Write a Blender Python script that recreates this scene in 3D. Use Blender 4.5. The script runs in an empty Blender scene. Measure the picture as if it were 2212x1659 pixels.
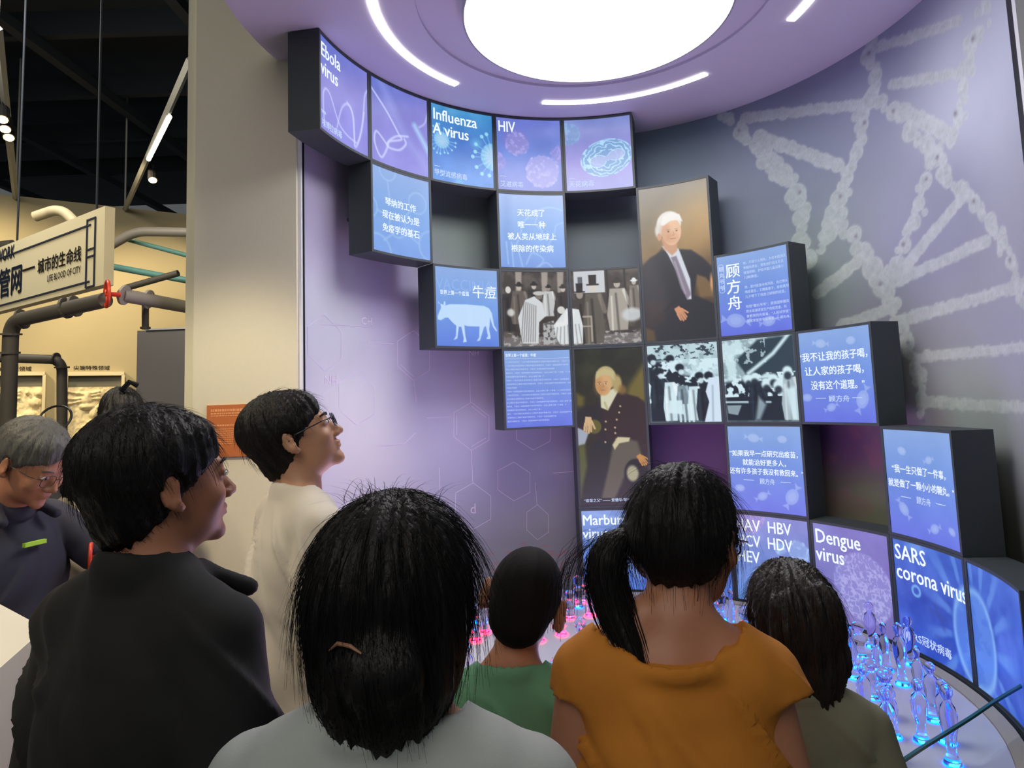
import bpy, math
import numpy as np
from mathutils import Matrix, Vector
PI = math.pi
COL = bpy.context.scene.collection
rng = np.random.default_rng(7)

# ------------------------------------------------------------------ camera
FPX = 1408.2; PPX, PPY = 3.135, -97.39
CAM = np.array([-0.42614131, -2.75897414, 1.62])
CF = np.array([2.249e-06, 0.995713844, 0.0924875140])
CR = np.array([0.99937072, 0.00327836, -0.03531885])
CU = np.array([0.03547068, -0.09242939, 0.99508725])
cd = bpy.data.cameras.new('camera'); cam = bpy.data.objects.new('camera', cd); COL.objects.link(cam)
cd.sensor_fit = 'HORIZONTAL'; cd.sensor_width = 36.0; cd.lens = FPX * 36.0 / 2212.0
cd.shift_x = -PPX / 2212.0; cd.shift_y = PPY / 2212.0; cd.clip_start = 0.05; cd.clip_end = 60
cam.matrix_world = Matrix(((CR[0], CU[0], -CF[0], CAM[0]), (CR[1], CU[1], -CF[1], CAM[1]), (CR[2], CU[2], -CF[2], CAM[2]), (0, 0, 0, 1)))
bpy.context.scene.camera = cam

# ------------------------------------------------------------------ world, lights, exposure
w = bpy.data.worlds.new('world'); bpy.context.scene.world = w; w.use_nodes = True
w.node_tree.nodes['Background'].inputs[0].default_value = (0.50, 0.53, 0.55, 1)
w.node_tree.nodes['Background'].inputs[1].default_value = 0.17
vs = bpy.context.scene.view_settings
vs.view_transform = 'Standard'; vs.look = 'None'; vs.exposure = 0.0; vs.gamma = 1.0; vs.use_curve_mapping = False

def light(name, typ, loc, energy, color, size=0.5, look=None, spot=None, sizey=None, blend=0.6):
    l = bpy.data.lights.new(name, typ); l.energy = energy; l.color = color
    if typ == 'AREA':
        l.size = size
        if sizey: l.shape = 'RECTANGLE'; l.size_y = sizey
    else: l.shadow_soft_size = size
    if spot: l.spot_size = spot; l.spot_blend = blend
    o = bpy.data.objects.new(name, l); COL.objects.link(o); o.location = loc
    if look is not None:
        o.rotation_euler = (Vector(look) - Vector(loc)).to_track_quat('-Z', 'Y').to_euler()
    return o
LAMP_STRENGTH = 14.0; LED_STRENGTH = 9.0
light('hall_spot_far_wall', 'SPOT', (-6.2, 2.2, 4.1), 400, (1.0, 0.80, 0.47), .15, (-5.6, 4.6, 1.5), 1.5)
light('hall_spot_far_wall', 'SPOT', (-4.2, 2.9, 4.1), 240, (1.0, 0.80, 0.47), .15, (-4.2, 5.2, 1.6), 1.5)
light('hall_spot_sign', 'SPOT', (-2.6, -2.2, 3.6), 210, (1.0, 0.85, 0.58), .1, (-3.3, .6, 2.5), .9)
light('hall_spot_pier', 'SPOT', (-1.9, -1.1, 3.7), 270, (1.0, 0.84, 0.56), .12, (-1.75, .5, .62), .78)
light('hall_spot_visitors', 'SPOT', (-3.0, -2.0, 4.0), 230, (1.0, 0.82, 0.55), .2, (-1.9, -1.0, 1.2), .8)
light('column_fill', 'AREA', (-3.6, .6, 4.2), 60, (1.0, .93, .82), 1.0, (-3.2, 2.6, 1.8))  # added fill without a fixture, brightens the grey column
light('hall_ceiling_glow', 'AREA', (-1.5, -4.5, 4.3), 60, (1.0, 0.94, 0.84), 2.5, (-.7, -1.8, 1.2))

# ------------------------------------------------------------------ pixel rays
def ray(x, y):
    v = CF * FPX + CR * (x - 1106 - PPX) - CU * (y - 829.5 - PPY)
    return v / np.linalg.norm(v)
def atd(x, y, d):
    r = ray(x, y); return CAM + r * d / (r @ CF)
def atz(x, y, z):
    r = ray(x, y); return CAM + r * (z - CAM[2]) / r[2]
def atplane(x, y, p0, n):
    r = ray(x, y); return CAM + r * ((np.asarray(p0) - CAM) @ n) / (r @ n)

# ------------------------------------------------------------------ grid of the curved display wall
R = 1.3226; DEP = 0.1618; A = 0.340234; A0 = -1.408414; Z0 = 3.42415; HH = 0.497413; GX = .0311; GZ = .0262
WX, WY, WC = 1.563, 1.60, 0.09       # wall ellipse radii and centre y
ZC = Z0 + .006                       # soffit height
TZ = Z0 - 6 * HH                     # table top
def wall_hit(px, py):
    r = ray(px, py)
    ax = CAM[0] / WX; ay = (CAM[1] - WC) / WY; bx = r[0] / WX; by = r[1] / WY
    a = bx * bx + by * by; b = ax * bx + ay * by; c = ax * ax + ay * ay - 1
    t = (-b + math.sqrt(max(b * b - a * c, 0))) / a
    P = CAM + t * r
    return math.atan2(P[0] / WX, (P[1] - WC) / WY), P[2], t * (r @ CF)
def wall_pt(t, z, off=0.0):
    return ((WX - off) * math.sin(t), WC + (WY - off) * math.cos(t), z)
def gpos(c): return A0 + A * c
def zrow(r): return Z0 - HH * r

# ------------------------------------------------------------------ noise, colours
def lin(c):
    c = np.asarray(c, float) / 255.0
    return np.where(c <= .04045, c / 12.92, ((c + .055) / 1.055) ** 2.4)
def hash2(ix, iy, s):
    n = (ix.astype(np.int64) * 374761393 + iy.astype(np.int64) * 668265263 + s * 1442695041) & 0x7fffffff
    n = ((n ^ (n >> 13)) * 1274126177) & 0x7fffffff
    return ((n ^ (n >> 16)) & 0xffff) / 65535.0
def vn(x, y, s=0):
    ix = np.floor(x); iy = np.floor(y); fx = x - ix; fy = y - iy
    fx = fx * fx * (3 - 2 * fx); fy = fy * fy * (3 - 2 * fy)
    a = hash2(ix, iy, s); b = hash2(ix + 1, iy, s); c = hash2(ix, iy + 1, s); d = hash2(ix + 1, iy + 1, s)
    return (a * (1 - fx) + b * fx) * (1 - fy) + (c * (1 - fx) + d * fx) * fy
def fbm(x, y, s=0, o=4):
    r = 0; a = .5; t = 0
    for i in range(o):
        r = r + a * vn(x, y, s + i * 7); t += a; a *= .5; x = x * 2.03; y = y * 2.03
    return r / t

# ------------------------------------------------------------------ materials
MATS = {}
def mat(name, rgb, rough=.6, metal=0., emit=None, es=1., bump=None, vary=0., alpha=None, spec=.5, trans=0., ior=1.45):
    if name in MATS: return MATS[name]
    m = bpy.data.materials.new(name); m.use_nodes = True; nt = m.node_tree; b = nt.nodes['Principled BSDF']
    c = lin(rgb); b.inputs['Base Color'].default_value = (*c, 1)
    b.inputs['Roughness'].default_value = rough; b.inputs['Metallic'].default_value = metal
    b.inputs['Specular IOR Level'].default_value = spec
    if trans: b.inputs['Transmission Weight'].default_value = trans; b.inputs['IOR'].default_value = ior
    if emit is not None:
        b.inputs['Emission Color'].default_value = (*lin(emit), 1); b.inputs['Emission Strength'].default_value = es
    if vary or bump:
        tc = nt.nodes.new('ShaderNodeTexCoord'); n = nt.nodes.new('ShaderNodeTexNoise')
        mp = nt.nodes.new('ShaderNodeMapping')
        sc = bump[0] if bump else 3.
        if isinstance(sc, tuple): mp.inputs['Scale'].default_value = sc; n.inputs['Scale'].default_value = 1
        else: n.inputs['Scale'].default_value = sc
        n.inputs['Detail'].default_value = 5
        nt.links.new(tc.outputs['Object'], mp.inputs[0]); nt.links.new(mp.outputs[0], n.inputs['Vector'])
        if vary:
            mx = nt.nodes.new('ShaderNodeMix'); mx.data_type = 'RGBA'
            nt.links.new(n.outputs['Fac'], mx.inputs['Factor'])
            mx.inputs['A'].default_value = (*(c * (1 - vary)), 1); mx.inputs['B'].default_value = (*np.minimum(c * (1 + vary), 1), 1)
            nt.links.new(mx.outputs['Result'], b.inputs['Base Color'])
        if bump:
            bn = nt.nodes.new('ShaderNodeBump'); bn.inputs['Strength'].default_value = bump[1]; bn.inputs['Distance'].default_value = bump[2] if len(bump) > 2 else .002
            nt.links.new(n.outputs['Fac'], bn.inputs['Height']); nt.links.new(bn.outputs[0], b.inputs['Normal'])
    MATS[name] = m; return m
def attr_mat(name, emis, rough=.6):
    m = bpy.data.materials.new(name); m.use_nodes = True; nt = m.node_tree; b = nt.nodes['Principled BSDF']
    a = nt.nodes.new('ShaderNodeAttribute'); a.attribute_name = 'Col'
    if emis:
        b.inputs['Base Color'].default_value = (.01, .01, .012, 1); b.inputs['Roughness'].default_value = .35
        nt.links.new(a.outputs['Color'], b.inputs['Emission Color']); b.inputs['Emission Strength'].default_value = emis
    else:
        nt.links.new(a.outputs['Color'], b.inputs['Base Color']); b.inputs['Roughness'].default_value = rough
    return m
M_SCREEN = attr_mat('lit_screen', 1.0); M_MURAL = attr_mat('printed_mural', 0, .55)
M_BOX = mat('dark_housing', (54, 62, 66), .55, bump=(60, .15), vary=.08)
M_TXT = mat('lit_white_lettering', (10, 10, 10), .5, emit=(236, 246, 255), es=1.05)
M_TXT2 = mat('lit_soft_lettering', (10, 10, 10), .5, emit=(196, 214, 246), es=1.0)
M_FAINT = mat('lit_faint_lettering', (10, 10, 10), .5, emit=(140, 176, 232), es=1.0)
M_CEIL = mat('ceiling_paint', (196, 192, 212), .65, vary=.02)
M_LAMP = mat('lamp_diffuser', (240, 240, 240), .6, emit=(255, 250, 246), es=LAMP_STRENGTH)
M_LED = mat('led_diffuser', (240, 240, 240), .6, emit=(255, 250, 232), es=LED_STRENGTH)
M_PIER = mat('beige_paint', (204, 200, 180), .75, vary=.03, bump=(40, .05))
M_DARK = mat('black_paint', (30, 38, 48), .9, vary=.2)
M_FLOOR = mat('floor_vinyl', (96, 94, 92), .35, vary=.1)

# ------------------------------------------------------------------ mesh helpers
def newmesh(name, V, Fc, m=None, smooth=False, parent=None):
    me = bpy.data.meshes.new(name)
    if isinstance(Fc, np.ndarray) and Fc.ndim == 2:
        V = np.asarray(V, np.float32); n = Fc.shape[1]
        me.vertices.add(len(V)); me.vertices.foreach_set('co', V.ravel())
        me.loops.add(Fc.size); me.loops.foreach_set('vertex_index', Fc.astype(np.int32).ravel())
        me.polygons.add(len(Fc)); me.polygons.foreach_set('loop_start', np.arange(0, Fc.size, n, dtype=np.int32))
        me.update(calc_edges=True); me.validate()
    else:
        me.from_pydata([tuple(v) for v in V], [], [tuple(f) for f in Fc]); me.update()
    if m: me.materials.append(m)
    if smooth: me.polygons.foreach_set('use_smooth', np.ones(len(me.polygons), bool)); me.update()
    o = bpy.data.objects.new(name, me); COL.objects.link(o)
    if parent is not None: o.parent = parent
    return o
class MB:
    def __init__(s): s.V = []; s.F = []
    def add(s, V, F):
        b = len(s.V); s.V += [tuple(map(float, v)) for v in V]; s.F += [tuple(b + i for i in f) for f in F]
    def bent(s, t0, t1, r0, r1, z0, z1, n=12, f=None):
        V = []
        for i in range(n + 1):
            t = t0 + (t1 - t0) * i / n
            for r, z in ((r0, z0), (r1, z0), (r1, z1), (r0, z1)):
                V.append(f(t, r, z) if f else (r * math.sin(t), r * math.cos(t), z))
        F = [(0, 1, 2, 3), tuple(4 * n + k for k in (3, 2, 1, 0))]
        for i in range(n):
            for k in range(4):
                a = 4 * i + k; b = 4 * i + (k + 1) % 4; F.append((b, a, a + 4, b + 4))
        s.add(V, F)
    def box(s, c, h, M=None):
        V = []
        for x in (-1, 1):
            for y in (-1, 1):
                for z in (-1, 1):
                    p = np.array([x * h[0], y * h[1], z * h[2]])
                    if M is not None: p = M @ p
                    V.append(np.asarray(c) + p)
        s.add(V, [(0, 1, 3, 2), (4, 6, 7, 5), (0, 4, 5, 1), (2, 3, 7, 6), (0, 2, 6, 4), (1, 5, 7, 3)])
    def tube(s, P, r, n=12, close=False, caps=True):
        P = [np.asarray(p, float) for p in P]; m = len(P); rr = r if hasattr(r, '__len__') else [r] * m
        V = []; up = None
        for i in range(m):
            if close: T = P[(i + 1) % m] - P[i - 1]
            else: T = P[min(i + 1, m - 1)] - P[max(i - 1, 0)]
            T = T / (np.linalg.norm(T) + 1e-12)
            if up is None:
                up = np.array([0, 0, 1.]) if abs(T[2]) < .9 else np.array([1., 0, 0])
            a = np.cross(T, up); a /= np.linalg.norm(a) + 1e-12; up = np.cross(a, T)
            for k in range(n):
                q = 2 * PI * k / n; V.append(P[i] + rr[i] * (math.cos(q) * a + math.sin(q) * up))
        F = []
        for i in range(m if close else m - 1):
            j = (i + 1) % m
            for k in range(n):
                F.append((i * n + k, i * n + (k + 1) % n, j * n + (k + 1) % n, j * n + k))
        if caps and not close: F += [tuple(range(n - 1, -1, -1)), tuple((m - 1) * n + k for k in range(n))]
        s.add(V, F)
    def lathe(s, prof, n=24, c=(0, 0, 0), caps=True):
        V = []; m = len(prof)
        for r, z in prof:
            for k in range(n):
                q = 2 * PI * k / n; V.append((c[0] + r * math.cos(q), c[1] + r * math.sin(q), c[2] + z))
        F = [(i * n + k, i * n + (k + 1) % n, (i + 1) * n + (k + 1) % n, (i + 1) * n + k) for i in range(m - 1) for k in range(n)]
        if caps: F += [tuple(range(n - 1, -1, -1)), tuple((m - 1) * n + k for k in range(n))]
        else: F += [((m - 1) * n + k, (m - 1) * n + (k + 1) % n, (k + 1) % n, k) for k in range(n)]
        s.add(V, F)
    def sph(s, c, r, n=14, m=9, M=None):
        r = np.ones(3) * r; V = []
        for i in range(m + 1):
            a = PI * i / m
            for k in range(n):
                q = 2 * PI * k / n; p = np.array([math.sin(a) * math.cos(q), math.sin(a) * math.sin(q), math.cos(a)]) * r
                if M is not None: p = M @ p
                V.append(np.asarray(c) + p)
        F = [(i * n + k, (i + 1) * n + k, (i + 1) * n + (k + 1) % n, i * n + (k + 1) % n) for i in range(m) for k in range(n)]
        s.add(V, F)
    def build(s, name, m, parent=None, smooth=False):
        o = newmesh(name, s.V, s.F, m, smooth, parent); return o
def empty(name, loc=(0, 0, 0), rz=0.):
    o = bpy.data.objects.new(name, None); COL.objects.link(o); o.location = loc; o.rotation_euler = (0, 0, rz); o.empty_display_size = .1
    return o
def tag(o, label=None, cat=None, group=None, kind=None):
    if label: o['label'] = label
    if cat: o['category'] = cat
    if group: o['group'] = group
    if kind: o['kind'] = kind
    return o
def shade_auto(o):
    o.data.polygons.foreach_set('use_smooth', np.ones(len(o.data.polygons), bool))
    o.data.set_sharp_from_angle(angle=.6)

# text as flat mesh data ------------------------------------------------
def text_verts(body, size, offset=0., align='LEFT', spacing=1.0, linesp=1.0, res=2):
    c = bpy.data.curves.new('tmp', 'FONT'); c.body = body; c.size = size; c.align_x = align
    c.space_character = spacing; c.space_line = linesp; c.resolution_u = res; c.fill_mode = 'FRONT'
    o = bpy.data.objects.new('tmp', c); COL.objects.link(o)
    dg = bpy.context.evaluated_depsgraph_get(); dg.update()
    me = bpy.data.meshes.new_from_object(o.evaluated_get(dg))
    V = np.zeros(len(me.vertices) * 3, np.float32); me.vertices.foreach_get('co', V); V = V.reshape(-1, 3)
    F = [tuple(p.vertices) for p in me.polygons]
    bpy.data.objects.remove(o); bpy.data.curves.remove(c); bpy.data.meshes.remove(me)
    if offset > 0:
        n = len(V); k = offset * .55; V = np.concatenate([V, V + (k, 0, 0), V + (-k, 0, 0), V + (0, k * .6, 0), V + (0, -k * .6, 0)]); F = F + [tuple(i + n * j for i in f) for j in (1, 2, 3, 4) for f in F]
    return V, F

# ------------------------------------------------------------------ painting on a raster
class Cv:
    def __init__(s, nx, ny, asp=.885, u0=0., u1=1., v0=0., v1=1.):
        u, v = np.meshgrid(np.linspace(u0, u1, nx), np.linspace(v0, v1, ny)); s.u = u; s.v = v; s.asp = asp
        s.x = u * asp; s.y = v; s.c = np.zeros((ny, nx, 3)); s.e = 1.0 / ny * (v1 - v0)
    def grad(s, stops, ang=0.):
        t = s.v * math.cos(ang) + s.u * math.sin(ang); c = np.array([k[1] for k in stops], float)
        p = [k[0] for k in stops]
        for i in range(3): s.c[..., i] = np.interp(t, p, c[:, i])
    def mix(s, m, col):
        m = np.clip(m, 0, 1)[..., None]; s.c = s.c * (1 - m) + np.asarray(col, float) * m
    def disc(s, cx, cy, r, col, op=1., soft=None, ry=None, rot=0.):
        X = s.x - cx * s.asp; Y = s.y - cy; c_, s_ = math.cos(rot), math.sin(rot)
        X, Y = X * c_ + Y * s_, -X * s_ + Y * c_
        ry = ry or r; d = (np.sqrt((X / r) ** 2 + (Y / ry) ** 2) - 1) * min(r, ry)
        s.mix(op * np.clip(.5 - d / (soft or s.e), 0, 1), col); return d
    def sd_line(s, P):
        D = np.full(s.x.shape, 9.)
        for (ax, ay), (bx, by) in zip(P[:-1], P[1:]):
            ax *= s.asp; bx *= s.asp; dx = bx - ax; dy = by - ay
            t = np.clip(((s.x - ax) * dx + (s.y - ay) * dy) / (dx * dx + dy * dy + 1e-9), 0, 1)
            D = np.minimum(D, np.hypot(s.x - ax - t * dx, s.y - ay - t * dy))
        return D
    def line(s, P, w, col, op=1., soft=None):
        s.mix(op * np.clip(.5 - (s.sd_line(P) - w) / (soft or s.e), 0, 1), col)
    def ring(s, cx, cy, r, w, col, op=1., soft=None):
        d = np.abs(np.hypot(s.x - cx * s.asp, s.y - cy) - r) - w
        s.mix(op * np.clip(.5 - d / (soft or s.e), 0, 1), col)
    def poly(s, P, col, op=1., soft=None):
        x, y = s.u, s.v; ins = np.zeros(x.shape, bool)
        for (ax, ay), (bx, by) in zip(P, P[1:] + P[:1]):
            if ay == by: continue
            ins ^= ((ay > y) != (by > y)) & (x < (bx - ax) * (y - ay) / (by - ay) + ax)
        d = s.sd_line(P + P[:1]); d = np.where(ins, -d, d)
        s.mix(op * np.clip(.5 - d / (soft or s.e), 0, 1), col)
def curve_pts(P, n=10):
    out = []; P = [P[0]] + list(P) + [P[-1]]
    for i in range(1, len(P) - 2):
        for k in range(n):
            t = k / n; a, b, c, d = [np.array(P[i + j], float) for j in (-1, 0, 1, 2)]
            out.append(tuple(.5 * ((2 * b) + (c - a) * t + (2 * a - 5 * b + 4 * c - d) * t * t + (3 * b - a - 3 * c + d) * t ** 3)))
    out.append(tuple(P[-2])); return out
def candy(cv, cx, cy, r, rot=0., wrap=True, op=.42):
    col = (196, 214, 246)
    cv.disc(cx, cy, r * 1.15, col, op, ry=r * .85, rot=rot)
    cv.disc(cx, cy, r * .7, (170, 192, 238), op * .8, ry=r * .5, rot=rot)
    if wrap:
        c_, s_ = math.cos(rot), math.sin(rot)
        for sg in (-1, 1):
            P = [(sg * r * 1.05, 0), (sg * r * 1.9, -r * .6), (sg * r * 1.75, 0), (sg * r * 1.95, r * .55)]
            cv.poly([(cx + (x * c_ - y * s_) / cv.asp, cy + x * s_ + y * c_) for x, y in P], col, op)
def blue(cv, a=(116, 150, 216), b=(92, 122, 212)):
    cv.grad([(0, (140, 172, 226)), (.45, tuple(v + 8 for v in a)), (1, tuple(v + 8 for v in b))]); n = fbm(cv.u * 3, cv.v * 3, 3)[..., None]; cv.c += (n - .5) * 16
def p_ebola(cv, half):
    cv.grad([(0, (94, 112, 200)), (.5, (132, 130, 208)), (1, (140, 138, 222))], .35)
    cv.c += (fbm(cv.u * 3 + half * 3, cv.v * 3, 5)[..., None] - .5) * 26
    W = (206, 214, 255)
    if half == 0:
        for P, op in (([(.1, .95), (.08, .6), (.22, .55), (.45, .82), (.75, .9), (.82, .86), (.9, .65), (.95, .3), (1.02, .2)], .75),
                      ([(.38, .86), (.48, .62), (.6, .52), (.7, .58), (.74, .95)], .7), ([(.6, .5), (.72, .62), (.75, .95), (.85, .8), (.93, .5)], .8)):
            cv.line(curve_pts(P), .010, W, op, .02)
    else:
        cv.line(curve_pts([(0, .18), (.3, .45), (.62, .95), (.5, 1.0), (.35, .9), (.7, .58), (.78, .4), (.9, .1)]), .009, W, .0)
        cv.line([(.2, 0), (.55, .5), (1.0, .9)], .05, (160, 170, 236), .4, .12)
        cv.line([(.78, .38), (.92, .55), (1.05, .72)], .03, (176, 220, 250), .8, .06)
        cv.line(curve_pts([(0, .13), (.28, .33), (.5, .56), (.54, .62), (.33, .7), (.3, .77), (.5, .76), (.62, .66), (.6, .6)]), .012, W, .85, .02)
        cv.line(curve_pts([(.3, .76), (.1, .64), (.06, .78), (.18, .93), (.3, .77), (.32, .7), (.46, .6), (.66, .55)]), .012, W, .85, .02)
        cv.line(curve_pts([(.86, .38), (.96, .3), (1.02, .12)]), .010, W, .7, .02)
    cv.line([(.03, .80), (.13, .80)], .004, (220, 235, 255), .9) if half == 0 else None
def spiky(cv, cx, cy, r, n, seed=0, out=1.55, kn=.02):
    g = np.random.default_rng(seed)
    for k in range(n):
        a = 2 * PI * k / n + g.uniform(-.1, .1); q = out * g.uniform(.85, 1.08)
        x1, y1 = cx + r * q * math.cos(a) / cv.asp, cy + r * q * math.sin(a)
        cv.line([(cx + r * .9 * math.cos(a) / cv.asp, cy + r * .9 * math.sin(a)), (x1, y1)], .005, (120, 200, 236), .8)
        cv.disc(x1, y1, kn, (150, 220, 246), .9)
    cv.disc(cx, cy, r, (104, 186, 226), .95, .02)
    cv.disc(cx, cy, r * .72, (176, 206, 236), .7, .08)
    a = np.arctan2(cv.v - cy, (cv.u - cx) * cv.asp); d = np.hypot(cv.v - cy, (cv.u - cx) * cv.asp)
    cv.mix((d < r) * .35 * (np.sin(a * 17 + 6 * fbm(cv.u * 6, cv.v * 6)) > .2), (210, 216, 244))
def p_flu(cv):
    cv.grad([(0, (70, 150, 206)), (.5, (70, 122, 208)), (1, (72, 140, 222))]); cv.c += (fbm(cv.u * 4, cv.v * 4, 9)[..., None] - .5) * 34
    cv.disc(.35, .03, .07, (110, 180, 220), .5, .08); cv.disc(.74, .42, .07, (110, 190, 226), .55, .08)
    spiky(cv, .17, .46, .11, 19, 1, 1.75, .014); spiky(cv, 1.02, .57, .19, 17, 2, 1.6, .026)
    cv.disc(.45, .99, .06, (120, 200, 236), .5, .05)
def fuzzy(cv, cx, cy, r, col, seed, op=.75):
    d = np.hypot((cv.u - cx) * cv.asp, cv.v - cy); n = fbm(cv.u * 26, cv.v * 26, seed, 3)
    m = np.clip((r + (n - .5) * .05 - d) / .02, 0, 1)
    cv.mix(m * op, col); cv.mix(m * np.clip((n - .52) * 5, 0, 1) * .5, tuple(np.minimum(np.array(col) + 44, 255)))
    cv.mix(m * np.clip((d - r * .8) / (r * .2), 0, 1) * .35, tuple(np.minimum(np.array(col) + 30, 255)))
def p_hiv(cv):
    cv.grad([(0, (104, 118, 204)), (.5, (98, 128, 212)), (1, (112, 128, 210))]); cv.c += (fbm(cv.u * 3, cv.v * 3, 12)[..., None] - .5) * 30
    cv.disc(.3, .3, .18, (126, 116, 196), .5, .06); fuzzy(cv, .32, .35, .17, (138, 134, 204), 3); fuzzy(cv, -.02, .62, .14, (136, 128, 204), 4, .6)
    fuzzy(cv, .98, .48, .13, (140, 128, 206), 7, .6); fuzzy(cv, .70, .72, .235, (154, 152, 220), 5)
def p_pox(cv):
    cv.grad([(0, (122, 138, 204)), (.6, (136, 130, 208)), (1, (140, 146, 216))]); cv.c += (fbm(cv.u * 3, cv.v * 3, 21)[..., None] - .5) * 26
    fuzzy(cv, .06, .2, .16, (104, 150, 196), 8, .6)
    X = (cv.u - .62) * cv.asp; Y = cv.v - .56; c_, s_ = math.cos(-.22), math.sin(-.22); X, Y = X * c_ + Y * s_, -X * s_ + Y * c_
    e = np.hypot(X / .34, Y / .25)
    cv.mix(np.clip((1.02 - e) / .04, 0, 1), (108, 152, 204))
    a = np.arctan2(Y, X); wv = np.sin(e * 30 + 1.2 * np.sin(a * 7 + e * 9) + 13 * fbm(X * 11 + 5, Y * 11 + 5, 2))
    cv.mix(np.clip((1.05 - e) / .04, 0, 1) * (e > .4) * np.clip(wv * 2 - .6, 0, 1) * .85, (176, 222, 248))
    cv.mix(np.clip(1 - np.abs(e - 1.0) / .05, 0, 1) * .8 * (vn(a * 6, e * 4, 3) > .35), (170, 220, 248))
    L = np.minimum(np.hypot((X + .12) / .11, (Y - .02) / .085), np.hypot((X - .14) / .11, (Y - .0) / .075))
    L = np.minimum(L, np.maximum(np.abs(X) / .15, np.abs(Y - .01) / .035))
    cv.mix(np.clip((1 - L) / .15, 0, 1) * .8, (164, 176, 226)); cv.mix(np.clip(1 - np.abs(L - 1) / .1, 0, 1) * .9, (196, 232, 252))
def p_mol(cv):
    blue(cv, (118, 160, 220), (120, 158, 224)); W = (150, 186, 234)
    for cx, cy, r in ((.28, .0, .13), (.8, .31, .13), (-.05, .5, .12), (.45, .66, .13), (.08, 1.02, .22), (1.03, .82, .19)): cv.ring(cx, cy, r, .013, W, .8, .012)
    for P in ([(.28, .13), (.33, .42)], [(.08, .52), (.24, .55)], [(.68, .42), (.55, .55)], [(.36, .76), (.2, .86)], [(.58, .7), (.82, .82)]): cv.line(P, .013, W, .8, .012)
def p_hand(cv):
    blue(cv, (122, 164, 224), (118, 152, 220)); W = (154, 190, 238); cv.disc(.12, .3, .05, (104, 140, 204), .5, .12, ry=.5)
    for P in ([(1.0, .22), (.8, .17), (.6, .22), (.4, .36), (.3, .6), (.25, .7)], [(.62, .25), (.56, .4), (.66, .5), (.6, .6)], [(.1, .66), (.12, .95)], [(.18, .66), (.2, 1.0)],
              [(.28, .75), (.34, .98)], [(.4, .95), (.5, .8), (.66, .88), (.6, .98)], [(1., .38), (.88, .42), (.84, .55), (.75, .68)], [(.55, 1.), (.7, .93), (.8, 1.)]):
        cv.line(curve_pts(P), .012, W, .75, .012)
def p_cow(cv):
    blue(cv, (108, 150, 218), (84, 118, 212)); C = (196, 224, 250)
    P = [(.03, .63), (.09, .52), (.08, .48), (.04, .44), (.05, .47), (.10, .475), (.13, .485), (.14, .44), (.16, .44), (.165, .47), (.155, .49), (.24, .47), (.5, .46), (.78, .47), (.86, .5), (.90, .56), (.93, .72), (.975, .79), (.96, .8),
         (.91, .74), (.87, .62), (.865, .68), (.85, .78), (.87, .88), (.86, .9), (.80, .9), (.83, .86), (.80, .73), (.77, .75), (.70, .92), (.65, .93), (.69, .88), (.70, .74), (.52, .74), (.46, .73), (.47, .86), (.49, .94), (.43, .95), (.445, .9), (.41, .75),
         (.37, .75), (.34, .9), (.28, .92), (.32, .87), (.33, .74), (.27, .7), (.2, .64), (.15, .645), (.08, .68), (.03, .67)]
    cv.poly(P, C, .95); cv.mix(.12 * fbm(cv.u * 9, cv.v * 9, 4) * 1., (150, 190, 240))
def p_quote(cv, k):
    blue(cv, (104, 138, 214), (94, 108, 216))
    S = {0: [(.3, .14, .055, .15, 1), (.72, .14, .05, 0, 0), (.06, .73, .05, 0, 0), (.38, .84, .05, -.4, 1), (.82, .76, .085, -1.1, 1)],
         1: [(.35, .14, .06, .15, 1), (.74, .15, .05, 0, 0), (.12, .74, .05, 0, 0), (.42, .82, .055, -.5, 1), (.82, .8, .085, -1.0, 1)],
         2: [(.24, .2, .045, .2, 0), (.62, .26, .04, -.3, 1), (.2, .75, .06, .9, 1), (.62, .87, .05, -.4, 1), (.88, .85, .04, .3, 0)],
         3: [(.22, .82, .10, .2, 1), (.68, .87, .07, -.2, 1)]}[k]
    for cx, cy, r, rot, wr in S: candy(cv, cx, cy, r, rot, wr)
def figure(cv, cx, y0, h, body, head=(190, 180, 170), hat=None, lean=0., wd=.09, seed=0):
    """one small standing figure: coat, sleeves, head and hat"""
    top = y0 - h; P = [(cx - wd * .5 + lean * .6, top + h * .2), (cx + wd * .5 + lean * .6, top + h * .2), (cx + wd * .7, y0 - h * .3), (cx + wd * .6, y0), (cx - wd * .6, y0), (cx - wd * .75, y0 - h * .3)]
    cv.poly(P, body, .95); d = tuple(np.array(body) * .5); l = tuple(np.minimum(np.array(body) * 1.5 + 20, 255))
    cv.line([(cx + wd * .45 + lean * .6, top + h * .24), (cx + wd * .75, top + h * .5)], h * .035, l, .5, .02)
    cv.line([(cx - wd * .1, top + h * .3), (cx, y0)], h * .02, d, .8, .02); cv.line([(cx - wd * .4, top + h * .35), (cx - wd * .4, y0)], h * .015, l, .5, .02)
    cv.disc(cx + lean, top + h * .11, h * .06, head, 1, None, h * .075)
    if hat == 'top':
        cv.poly([(cx + lean - h * .065, top + h * .06), (cx + lean - h * .07, top - h * .1), (cx + lean + h * .07, top - h * .1), (cx + lean + h * .065, top + h * .06)], (30, 28, 28)); cv.line([(cx + lean - h * .1, top + h * .06), (cx + lean + h * .1, top + h * .06)], h * .012, (24, 22, 22))
    elif hat: cv.disc(cx + lean, top + h * .06, h * .1, hat, 1, None, h * .035); cv.disc(cx + lean, top + h * .03, h * .055, hat, 1)
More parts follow.
